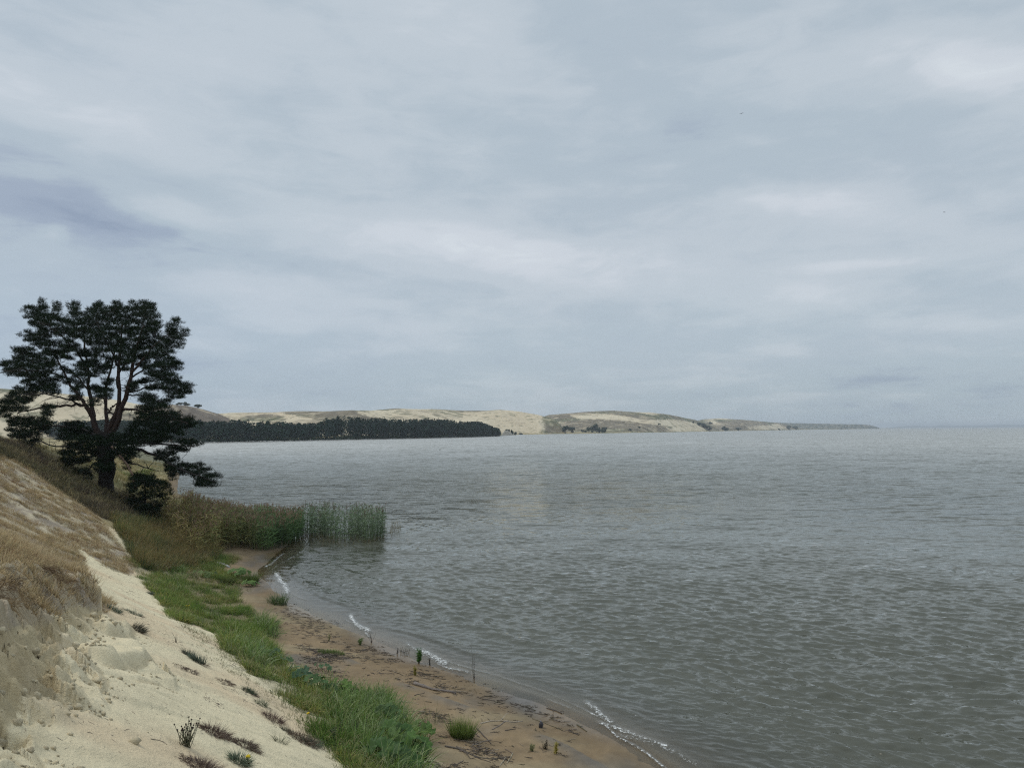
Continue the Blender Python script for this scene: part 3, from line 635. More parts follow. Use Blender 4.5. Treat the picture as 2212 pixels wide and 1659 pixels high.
tl = vop('SCALE', vop('ADD', small, big), w_.math('MULTIPLY', w_.rng(adp.outputs['Fac'], .0, .40, .06, 1.0), w_.rng(gust, .3, .7, .75, 1.1)))
nrm = vop('NORMALIZE', vop('ADD', ge.outputs['Normal'], tl), None)
class _N: outputs = [nrm]
bu = _N()
gl = w_.n('ShaderNodeBsdfGlossy'); gl.inputs['Color'].default_value = (.955, .955, .93, 1); w_.put(gl.inputs['Roughness'], w_.rng(dist.outputs['Value'], 10, 420, .06, .46)); w_.nt.links.new(bu.outputs[0], gl.inputs['Normal'])
fr = w_.n('ShaderNodeFresnel'); fr.inputs['IOR'].default_value = 1.333; w_.nt.links.new(bu.outputs[0], fr.inputs['Normal'])
body = w_.n('ShaderNodeBsdfDiffuse'); body.inputs[0].default_value = (.068, .071, .055, 1); w_.nt.links.new(bu.outputs[0], body.inputs['Normal'])
tr = w_.n('ShaderNodeBsdfTransparent'); tr.inputs[0].default_value = (.80, .78, .70, 1)
mx1 = w_.n('ShaderNodeMixShader'); w_.put(mx1.inputs[0], w_.math('SUBTRACT', 1.0, w_.math('POWER', 2.718, w_.math('MULTIPLY', adp.outputs['Fac'], -4.5)))); w_.nt.links.new(tr.outputs[0], mx1.inputs[1]); w_.nt.links.new(body.outputs[0], mx1.inputs[2])
mx2 = w_.n('ShaderNodeMixShader'); w_.put(mx2.inputs[0], w_.math('MINIMUM', fr.outputs[0], .74)); w_.nt.links.new(mx1.outputs[0], mx2.inputs[1]); w_.nt.links.new(gl.outputs[0], mx2.inputs[2])
fb = w_.n('ShaderNodeBsdfDiffuse'); fb.inputs[0].default_value = (.62, .64, .64, 1)
vor = w_.n('ShaderNodeTexVoronoi', feature='DISTANCE_TO_EDGE'); vor.inputs['Scale'].default_value = 7.0
wv = w_.n('ShaderNodeVectorMath', operation='ADD'); w_.nt.links.new(P, wv.inputs[0]); nz3 = w_.n('ShaderNodeTexNoise'); nz3.inputs['Scale'].default_value = 4.0; w_.nt.links.new(P, nz3.inputs['Vector']); w_.nt.links.new(nz3.outputs['Color'], wv.inputs[1]); w_.nt.links.new(wv.outputs[0], vor.inputs['Vector'])
nf = w_.noise(P, 9, 5, .65)
lace = w_.math('SUBTRACT', w_.math('ADD', afo.outputs['Fac'], w_.math('MULTIPLY', w_.math('SUBTRACT', nf, .5), 2.2)), w_.math('MULTIPLY', vor.outputs['Distance'], 3.2))
fmask = w_.math('MULTIPLY', w_.rng(lace, .34, .80), w_.rng(afo.outputs['Fac'], .12, .35))
# stray whitecap flecks
fl1 = w_.noise(rot.outputs[0], 2.2, 4, .7); fl2 = w_.noise(P, .12, 2, .5)
fleck = w_.math('MULTIPLY', w_.rng(fl1, .765, .80), w_.rng(fl2, .56, .62))
mx3 = w_.n('ShaderNodeMixShader'); w_.put(mx3.inputs[0], w_.math('MAXIMUM', fmask, w_.math('MULTIPLY', fleck, .8))); w_.nt.links.new(mx2.outputs[0], mx3.inputs[1]); w_.nt.links.new(fb.outputs[0], mx3.inputs[2])
w_.nt.links.new(mx3.outputs[0], out.inputs[0])
tag(mesh('water', v_, q_, mat=mw, smooth=True, attrs={'depth': d_, 'foam': f_}), kind='structure')
del V0, q
# ------------------------------------------------------------------ scattering on the near ground
def zone_bbox(Z):
    L = np.array([p for p in Z]); L[:, 0] = L[:, 0].clip(-60, 2200); L[:, 1] = L[:, 1].clip(975, 1700)
    Q = hit(L[:, 0], L[:, 1], base_only, 3, 120, 500); return Q[:, 0].min() - 1, Q[:, 0].max() + 1, Q[:, 1].min() - 1, Q[:, 1].max() + 1
def scatter(Z, n, r0=14., pw=1.0, jit=14, thin=None, rng=RNG, maxr=80, avoid=None):
    x0, x1, y0, y1 = zone_bbox(Z); out, got = [], 0
    for _ in range(30):
        x, y = rng.uniform(x0, x1, 60000), rng.uniform(y0, y1, 60000); r = np.hypot(x, y)
        k = (rng.random(60000) < np.minimum(1, (r0 / r) ** pw)) & (r < maxr); x, y = x[k], y[k]
        if thin is not None: k = rng.random(len(x)) < thin(x, y); x, y = x[k], y[k]
        z = base_only(x, y); px, py = project(np.stack([x, y, z], -1)); j = fbm(x * .9, y * .9, 2, 7) * jit
        k = inpoly(px + j, py + j * .5, Z); x, y = x[k][:n - got], y[k][:n - got]; out.append(np.stack([x, y], -1)); got += len(x)
        if got >= n: break
    P = np.concatenate(out); return np.concatenate([P, H(P[:, 0], P[:, 1])[:, None]], 1)
def tufts(B, P, per, rad, hmin, hmax, w, pal0, pal1, droop=(.1, .6), spread=.55, K=3, lean=(0.10, -.05, 0), rng=RNG, follow=True):
    """grass tufts at P; pal0/pal1 (len(P),3) colours at the base and the tip"""
    N = len(P); idx = np.repeat(np.arange(N), per); n = len(idx)
    a_ = rng.uniform(0, 2 * np.pi, n); rr_ = rad * np.sqrt(rng.random(n)); off = np.stack([np.cos(a_) * rr_, np.sin(a_) * rr_, np.zeros(n)], -1)
    base = P[idx] + off
    if follow: base[:, 2] = H(base[:, 0], base[:, 1]) - .015
    tl_ = spread * (rr_ / rad) * rng.uniform(.3, 1.2, n); d = np.stack([np.cos(a_) * tl_, np.sin(a_) * tl_, np.ones(n)], -1) + rng.normal(0, .16, (n, 3)) + np.array(lean)
    d /= np.linalg.norm(d, axis=1, keepdims=True); sz = rng.uniform(.75, 1.15, N)[idx]
    L = rng.uniform(hmin, hmax, n) * sz; v = rng.uniform(.75, 1.3, (n, 1))
    ribbons(B, base, d, L, w * rng.uniform(.7, 1.3, n), rng.uniform(*droop, n), np.asarray(pal0)[idx] * v if np.ndim(pal0) > 1 else np.asarray(pal0) * v, np.asarray(pal1)[idx] * v if np.ndim(pal1) > 1 else np.asarray(pal1) * v, K=K, rng=rng)
def patch_mix(P, cols, scale=.5, seed=600, sharp=.1, rng=RNG):
    f = np.clip(fbm(P[:, 0] * scale, P[:, 1] * scale, 3, seed) * 1.6 + .5 + rng.normal(0, sharp, len(P)), 0, .999) * (len(cols) - 1)
    i = f.astype(int); return lerp(np.array(cols)[i], np.array(cols)[np.minimum(i + 1, len(cols) - 1)], f - i)
# dry golden grass of the upper slope
STRAW, RUST, SAGE, GOLD = (.64, .52, .31), (.28, .17, .10), (.23, .22, .11), (.56, .42, .21)
B = MB(); P = scatter(Z_DRY, 4600, 12, 1.0, thin=lambda x, y: sstep(-.22, .0, fbm(x * 1.3, y * 1.3, 3, 610)) * .96 + .04)
c1 = patch_mix(P, [RUST, STRAW, GOLD, STRAW, SAGE, STRAW, RUST, STRAW], .75, 611, .28)
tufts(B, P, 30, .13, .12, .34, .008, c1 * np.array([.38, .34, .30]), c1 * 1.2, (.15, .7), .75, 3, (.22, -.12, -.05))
P = scatter(Z_DRY, 1100, 12, 1.0, thin=lambda x, y: sstep(-.10, .1, fbm(x * .9 + 5, y * .9, 3, 613)))
tufts(B, P, 9, .10, .25, .48, .0065, np.array(GOLD) * .6, np.array([.68, .57, .39]), (.1, .5), .4, 3, (.25, -.1, 0))
P = scatter(Z_DRY, 900, 12, 1.0); tufts(B, P, 12, .14, .04, .12, .008, (.07, .05, .04), (.17, .13, .10), (.3, 1.2), 1.2, 2)
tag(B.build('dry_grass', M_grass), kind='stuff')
# brown matted heath along the crest
B = MB(); P = scatter(Z_HEATH, 2600, 20, .6, maxr=75)
c1 = patch_mix(P, [(.10, .08, .055), (.20, .15, .10), (.15, .14, .065), (.25, .20, .11), (.08, .06, .045), (.30, .25, .13)], .35, 620, .2)
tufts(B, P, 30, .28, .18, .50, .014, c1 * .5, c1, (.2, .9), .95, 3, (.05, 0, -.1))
P = scatter(Z_HEATH, 190, 22, .4, maxr=75); c1 = patch_mix(P, [(.07, .05, .045), (.12, .085, .07), (.06, .07, .035), (.14, .13, .06)], .5, 622, .25)
tufts(B, P, 190, .55, .25, .75, .012, c1 * .4, c1, (.1, .8), 1.1, 3, (.05, 0, 0))
P = scatter(Z_HEATH, 420, 22, .4, maxr=75); tufts(B, P, 14, .2, .4, .8, .010, (.14, .12, .06), (.42, .34, .20), (.1, .6), .5, 3, (.15, 0, 0))
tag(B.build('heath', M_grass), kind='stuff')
# tall mixed grass at the foot of the pine
B = MB(); P = scatter(Z_MIX, 2400, 24, .7, maxr=75)
c1 = patch_mix(P, [(.06, .11, .04), (.36, .24, .10), (.13, .19, .05), (.42, .28, .11), (.07, .12, .05), (.27, .25, .08), (.06, .10, .045)], .55, 630, .28)
hz_ = .75 + 1.5 * (fbm(P[:, 0] * .8, P[:, 1] * .8, 2, 633) + .15)
for lo_, hi_, sc_ in ((-9, .75, .6), (.75, 1.05, .95), (1.05, 9, 1.25)):
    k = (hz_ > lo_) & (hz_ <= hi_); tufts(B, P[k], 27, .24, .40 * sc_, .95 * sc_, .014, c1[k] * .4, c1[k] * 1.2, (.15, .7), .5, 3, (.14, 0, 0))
P4 = P[RNG.random(len(P)) < .3]; tufts(B, P4, 7, .2, .6, 1.1, .012, (.16, .12, .06), (.52, .43, .25), (.2, .7), .4, 3, (.2, 0, 0))
P2_ = scatter([(360, 1100), (470, 1140), (480, 1200), (380, 1235), (300, 1225), (290, 1180)], 500, 24, .7)
tufts(B, P2_, 14, .2, .8, 1.25, .012, (.05, .06, .025), (.33, .23, .10), (.1, .35), .3, 3, (.12, 0, 0))
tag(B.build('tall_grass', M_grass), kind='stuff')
# green grass band between sand slope and beach
B = MB(); P = scatter(Z_GREEN, 3000, 15, .9, thin=lambda x, y: .05 + .95 * sstep(-.15, .02, fbm(x * .9, y * .9, 3, 645) - .05))
pxg, pyg = project(P); nearg = sstep(1420, 1560, pyg)
c1 = patch_mix(P, [(.06, .12, .025), (.15, .25, .05), (.08, .16, .045), (.22, .28, .075), (.07, .14, .04), (.30, .28, .10), (.11, .20, .04)], .55, 640, .18)
hs = sstep(-.2, .2, fbm(P[:, 0] * .6, P[:, 1] * .6, 2, 646)) > .5
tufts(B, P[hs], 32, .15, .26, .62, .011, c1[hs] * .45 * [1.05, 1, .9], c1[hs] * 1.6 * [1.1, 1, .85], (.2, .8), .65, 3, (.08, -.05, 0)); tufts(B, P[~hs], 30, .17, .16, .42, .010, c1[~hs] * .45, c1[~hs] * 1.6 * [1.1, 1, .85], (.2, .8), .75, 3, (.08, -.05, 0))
P3 = P[RNG.random(len(P)) < .4]; tufts(B, P3, 8, .15, .3, .7, .009, (.20, .17, .08), (.45, .40, .22), (.3, .9), .7, 3)
EDG = scatter(Z_GREEN, 700, 15, .9, jit=60)
tufts(B, EDG, 12, .12, .2, .45, .009, (.05, .07, .02), (.16, .20, .07), (.2, .7), .5, 3)
# meadow behind the pine
# blue-green lyme grass with long arching blades
LY = [[(690, 1480), (745, 1500), (830, 1505), (855, 1535), (900, 1592), (915, 1700), (860, 1700), (760, 1600), (715, 1560)], [(560, 1330), (592, 1350), (592, 1385), (555, 1370)], [(470, 1380), (540, 1390), (600, 1430), (560, 1440), (500, 1410)], [(370, 1225), (400, 1225), (400, 1290), (360, 1290)]]
for Z_, n_ in zip(LY, (420, 60, 80, 50)):
    P = scatter(Z_, n_, 15, .8, jit=5); c1 = patch_mix(P, [(.15, .26, .06), (.28, .36, .18), (.14, .24, .04), (.44, .47, .28), (.24, .32, .07), (.08, .16, .03)], .9, 650, .3)
    tufts(B, P, 17, .16, .5, 1.05, .016, c1 * .5, c1 * 1.1, (.25, .75), .75, 5, (.08, -.12, 0))
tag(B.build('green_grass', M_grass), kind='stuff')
# rough meadow on the plain behind the crest and around the pine
B = MB(); mx_, my_ = RNG.uniform(-120, -16, 40000), RNG.uniform(42, 165, 40000); P = np.stack([mx_, my_, np.zeros(40000)], -1); hb_, dsb_, _, _ = near_base(mx_, my_); ppx_, ppy_ = project(np.stack([mx_, my_, hb_], -1)); k = (dsb_ > 1) & (ppx_ > -40) & (ppx_ < 400) & (RNG.random(40000) < .25 + 30 / my_)
P = P[k][:9000]; c1 = patch_mix(P, [(.17, .19, .07), (.42, .33, .17), (.28, .25, .10), (.46, .37, .20), (.11, .14, .06)], .09, 653, .2); sz_ = np.clip(P[:, 1] / 60, 1, 2.2)
for lo_, hi_, sc_ in ((0, 1.4, 1.), (1.4, 3, 1.25)):
    k = (sz_ >= lo_) & (sz_ < hi_); P_k = P[k]; tufts(B, P_k, 12, .5 * sc_, .25, .7 * sc_, .03 * sc_, c1[k] * .6, c1[k] * 1.1, (.2, .7), .6, 2)
tag(B.build('meadow_grass', M_grass), kind='stuff')
# grass running down to the reeds
B = MB(); P = scatter([(435, 1200), (480, 1200), (520, 1206), (508, 1216), (478, 1232), (440, 1236)], 170, 24, .4, jit=8); c1 = patch_mix(P, [(.10, .18, .04), (.17, .24, .06), (.26, .24, .09)], .9, 655, .2); tufts(B, P, 24, .22, .25, .65, .013, c1 * .45, c1 * 1.3, (.2, .7), .55, 3)
tag(B.build('green_grass', M_grass), kind='stuff')
# low seedlings and roots at the foot of the slope
B = MB(); ZF = [(375, 1335), (460, 1378), (520, 1440), (600, 1500), (660, 1550), (735, 1600), (800, 1662), (740, 1662), (690, 1600), (610, 1530), (540, 1480), (480, 1440), (420, 1390)]
P = scatter(ZF, 420, 15, .8); tufts(B, P, 7, .05, .05, .16, .007, (.10, .10, .05), (.20, .21, .10), (.1, .6), .8, 2)
P = scatter([(0, 1562), (200, 1440), (240, 1335), (330, 1300), (500, 1430), (800, 1700), (0, 1700)], 90, 10, .6); tufts(B, P, 4, .02, .03, .09, .004, (.10, .08, .05), (.16, .13, .08), (.1, .9), 1.0, 2)
tag(B.build('seedlings', M_grass), kind='stuff')
# roots and hanging turf on the lip of the eroded bank
B = MB(); s_ = np.sort(RNG.uniform(.16, .985, 260)); tot = seg_len(SC); cum = np.concatenate([[0], np.cumsum(np.linalg.norm(np.diff(SC, axis=0), axis=1))]); L_ = s_ * tot
lip = np.stack([np.interp(L_, cum, SC[:, 0]), np.interp(L_, cum, SC[:, 1])], -1); tg = np.stack([np.interp(L_ + .1, cum, SC[:, 0]), np.interp(L_ + .1, cum, SC[:, 1])], -1) - lip
nr = np.stack([-tg[:, 1], tg[:, 0]], -1); nr /= np.maximum(np.linalg.norm(nr, axis=1, keepdims=True), 1e-6); nr *= np.sign((nr @ UPH))[:, None]
lip = lip + nr * RNG.uniform(.55, 1.1, (260, 1)) + RNG.normal(0, .05, (260, 2)); P = np.concatenate([lip, H(lip[:, 0], lip[:, 1])[:, None]], 1)
c1 = patch_mix(P, [(.10, .07, .05), (.30, .20, .11), (.16, .11, .07), (.38, .27, .14)], .9, 660, .2)
k = RNG.random(260) < sstep(-.1, .12, fbm(P[:, 0] * 1.3, P[:, 1] * 1.3, 2, 661))
P, c1, nr_ = P[k], c1[k], nr[k]
idx = np.repeat(np.arange(len(P)), 46); n = len(idx)
d = np.concatenate([-nr_[idx], np.zeros((n, 1))], 1) * RNG.uniform(.1, 1.1, (n, 1)) + RNG.normal(0, .45, (n, 3)) + np.array([0, 0, .35]); d /= np.linalg.norm(d, axis=1, keepdims=True)
ribbons(B, P[idx] + RNG.normal(0, .07, (n, 3)) * [1, 1, .3], d, RNG.uniform(.12, .42, n), .007, RNG.uniform(.4, 1.5, n), c1[idx] * .5, c1[idx], K=4)
tag(B.build('hanging_turf', M_grass), kind='stuff')

# crumbled lumps of sand below the face and the ledges
B = MB(); rc = np.random.default_rng(31); i_ = rc.random(520) * 1.0; L_ = (.14 + .84 * i_) * tot; cp = np.stack([np.interp(L_, cum, SC[:, 0]), np.interp(L_, cum, SC[:, 1])], -1) - UPH * rc.normal(.12, .30, (520, 1)) + rc.normal(0, .06, (520, 2)); cs = rc.uniform(.008, .04, 520) * rc.choice([1, 1, 1, 1.8], 520)
for LP, hh, bk in ledges:
    n = 22; t_ = rc.random(n) * (len(LP) - 1); j_ = t_.astype(int); q_ = LP[j_] + (LP[np.minimum(j_ + 1, len(LP) - 1)] - LP[j_]) * (t_ - j_)[:, None] - UPH * rc.uniform(0, .35, (n, 1)); cp = np.concatenate([cp, q_]); cs = np.concatenate([cs, rc.uniform(.006, .025, n)])
cz = H(cp[:, 0], cp[:, 1]); ph_ = np.arange(7) / 7 * 6.2832
for p, z_, r_ in zip(cp, cz, cs):
    if p[1] < 3: continue
    v = np.concatenate([np.stack([np.cos(ph_ + o_) * k, np.sin(ph_ + o_) * k * .8, np.full(7, h_)], -1) for k, h_, o_ in ((.8, -.3, 0), (1, .25, .3), (.55, .7, .1))]) * r_ * rc.uniform(.75, 1.25, (21, 1)); v = np.concatenate([v, [[0, 0, r_ * .75]]]) + [p[0], p[1], z_]
    B.add(v, q=[[k * 7 + j, k * 7 + (j + 1) % 7, k * 7 + 7 + (j + 1) % 7, k * 7 + 7 + j] for k in range(2) for j in range(7)], t=[[14 + j, 14 + (j + 1) % 7, 21] for j in range(7)], c=np.array([.50, .43, .29]) * rc.uniform(.75, 1.15))
tag(B.build('sand_rubble', M_sand), kind='stuff')

# ------------------------------------------------------------------ reeds
def reeds(B, P, hmin, hmax, leafc, plume, nleaf=8, rng=RNG, plumef=.8):
    n = len(P); hgt = rng.uniform(hmin, hmax, n); d = np.stack([rng.normal(.03, .06, n), rng.normal(0, .06, n), np.ones(n)], -1); d /= np.linalg.norm(d, axis=1, keepdims=True)
    ribbons(B, P, d, hgt, .022, .02, leafc * .5, leafc * .85, K=3, tipw=.4)
    for k in range(nleaf):
        t = .18 + .78 * (k + rng.random(n)) / nleaf; b0 = P + d * (hgt * t)[:, None]; a_ = rng.uniform(0, 2 * np.pi, n); up = rng.uniform(.5, 1.6, n)
        dd = np.stack([np.cos(a_) + .35, np.sin(a_), up], -1); dd /= np.linalg.norm(dd, axis=1, keepdims=True); v = rng.uniform(.6, 1.35, (n, 1))
        ribbons(B, b0, dd, rng.uniform(.32, .72, n) * (1.1 - .3 * t), .044, rng.uniform(.2, .7, n), leafc * v * (.55 + .45 * t)[:, None], leafc * v * 1.1, K=3)
    m = rng.random(n) < plumef; b0 = (P + d * hgt[:, None])[m]; q_ = len(b0)
    for k in range(7):
        dd = np.stack([rng.normal(.18, .28, q_), rng.normal(0, .28, q_), np.ones(q_)], -1); dd /= np.linalg.norm(dd, axis=1, keepdims=True)
        ribbons(B, b0 - d[m] * rng.uniform(0, .18, (q_, 1)), dd, rng.uniform(.14, .30, q_), .022, .3, plume * .8, plume, K=2)
def sample_poly(Z, n, z, rng=RNG, jit=0):
    W_ = P2(Z, z); x0, y0 = W_.min(0); x1, y1 = W_.max(0); o = []
    g = 0
    while g < n:
        x, y = rng.uniform(x0, x1, n * 4), rng.uniform(y0, y1, n * 4); k = inpoly(x, y, W_); x, y = x[k][:n - g], y[k][:n - g]; o.append(np.stack([x, y], -1)); g += len(x)
    P = np.concatenate(o); return P
B = MB(); P = sample_poly([(392, 1150), (470, 1152), (560, 1152), (640, 1150), (652, 1158), (650, 1170), (625, 1181), (585, 1191), (540, 1197), (500, 1201), (455, 1208), (430, 1205), (400, 1185)], 3000, 0.0)
gz = H(P[:, 0], P[:, 1]); P = np.concatenate([P, np.maximum(gz, -.35)[:, None]], 1)
ppx_, _ = project(P); t = np.clip(sstep(430, 600, ppx_ + 90 * fbm(P[:, 0] * .35, P[:, 1] * .35, 3, 701)) + RNG.normal(0, .1, len(P)), 0, 1)
lc = lerp(patch_mix(P, [(.22, .24, .08), (.30, .22, .10), (.12, .18, .055), (.25, .25, .09)], .5, 702, .15), np.array([.09, .16, .06]), t)
P[:, 2] += .7 * fbm(P[:, 0] * .9, P[:, 1] * .9, 3, 705); lc = lc * (1 + 1.5 * fbm(P[:, 0] * 1.1, P[:, 1] * 1.1, 2, 706))[:, None]; reeds(B, P, 1.4, 2.25, lc * 1.15, np.array([.34, .23, .16]), 8)
P = scatter([(345, 1115), (400, 1120), (470, 1160), (470, 1205), (420, 1205), (370, 1170)], 330, 24, .5); reeds(B, P, 1.0, 1.9, patch_mix(P, [(.20, .20, .07), (.32, .25, .10), (.12, .17, .06)], .6, 707, .15), np.array([.34, .23, .16]), 8)
tag(B.build('reed_bed', M_grass), kind='stuff')
B = MB()
for Z_, n_ in (([(645, 1150), (705, 1143), (705, 1158), (655, 1168)], 210), ([(695, 1150), (780, 1148), (826, 1150), (829, 1163), (800, 1170), (740, 1177), (712, 1172), (690, 1160)], 420), ([(765, 1155), (826, 1152), (829, 1165), (790, 1172)], 150)):
    P = sample_poly(Z_, n_, 0.0); k = RNG.random(len(P)) < .15 + .85 * sstep(-.12, .05, fbm(P[:, 0] * .9, P[:, 1] * .9, 2, 711)); P = P[k]; P = np.concatenate([P, np.full((len(P), 1), -.35)], 1)
    reeds(B, P, 2.0, 2.9, patch_mix(P, [(.14, .21, .11), (.20, .26, .15), (.12, .18, .10)], .8, 712, .2), np.array([.20, .15, .11]), 8, plumef=.4)
    tufts(B, P, 3, .12, .5, 1.0, .022, (.14, .12, .06), (.20, .17, .08), (0, .2), .25, 2, follow=False)
tag(B.build('reed_stand', M_grass), kind='stuff')
B = MB(); P = sample_poly([(825, 1140), (862, 1128), (866, 1158), (832, 1164)], 46, 0.0); P = np.concatenate([P, np.full((len(P), 1), -.1)], 1)
tufts(B, P, 2, .05, .5, 1.15, .018, (.16, .13, .07), (.22, .19, .10), (0, .3), .2, 3, follow=False)
P = sample_poly([(680, 1165), (780, 1168), (826, 1160), (830, 1172), (740, 1183), (690, 1178)], 90, 0.0); P = np.concatenate([P, np.full((len(P), 1), -.1)], 1)
tufts(B, P, 2, .05, .3, .7, .018, (.16, .13, .07), (.20, .17, .08), (0, .3), .2, 2, follow=False)
tag(B.build('reed_stubble', M_grass), kind='stuff')

# ------------------------------------------------------------------ single clumps and plants
def clump(name, px, py, rad, hgt, n, c0, c1, label, cat, group=None, droop=(.2, .8), spread=.9, w=.008, lean=(0, 0, 0), dead=.35, K=3, sy=1.0):
    g = ground(px, py); rng = np.random.default_rng(int(px * 13 + py)); B = MB()
    a_ = rng.uniform(0, 2 * np.pi, n); q_ = rad * np.sqrt(rng.random(n)) * .8; b0 = np.stack([g[0] + np.cos(a_) * q_, g[1] + np.sin(a_) * q_ * sy, np.zeros(n)], -1); b0[:, 2] = H(b0[:, 0], b0[:, 1]) - .01
    d = np.stack([np.cos(a_) * spread * q_ / rad, np.sin(a_) * spread * q_ / rad, np.full(n, 1.0)], -1) + rng.normal(0, .2, (n, 3)) + np.array(lean); d /= np.linalg.norm(d, axis=1, keepdims=True)
    v = rng.uniform(.6, 1.4, (n, 1)); t = (rng.random(n) < .5)
    ribbons(B, b0, d, rng.uniform(.5, 1, n) * hgt, w, rng.uniform(*droop, n), np.array(c0) * v, np.array(c1) * v, K=K, rng=rng)
    root = empty(name, g, label, cat, group); o = B.build('blades', M_grass, root, loc=g); o.location = (0, 0, 0)
    if dead and n * dead > 25:
        B = MB(); m = int(n * dead); a_ = rng.uniform(0, 2 * np.pi, m); r_ = rad * rng.uniform(.5, 1.15, m); b0 = np.stack([g[0] + np.cos(a_) * r_, g[1] + np.sin(a_) * r_ * sy, np.zeros(m)], -1); b0[:, 2] = H(b0[:, 0], b0[:, 1]) + .01
        d = np.stack([np.cos(a_), np.sin(a_), rng.uniform(0, .7, m)], -1) + rng.normal(0, .4, (m, 3)); d /= np.linalg.norm(d, axis=1, keepdims=True)
        ribbons(B, b0, d, rng.uniform(.3, .8, m) * hgt, w, rng.uniform(.5, 1.3, m), (.10, .07, .055), (.24, .18, .13), K=3, rng=rng)
        o = B.build('dead_blades', M_grass, root, loc=g); o.location = (0, 0, 0)
    return root
BR0, BR1 = (.07, .05, .042), (.22, .155, .115); BG0, BG1 = (.05, .065, .045), (.15, .19, .12)
SG = 'tussocks on the pale sand slope'
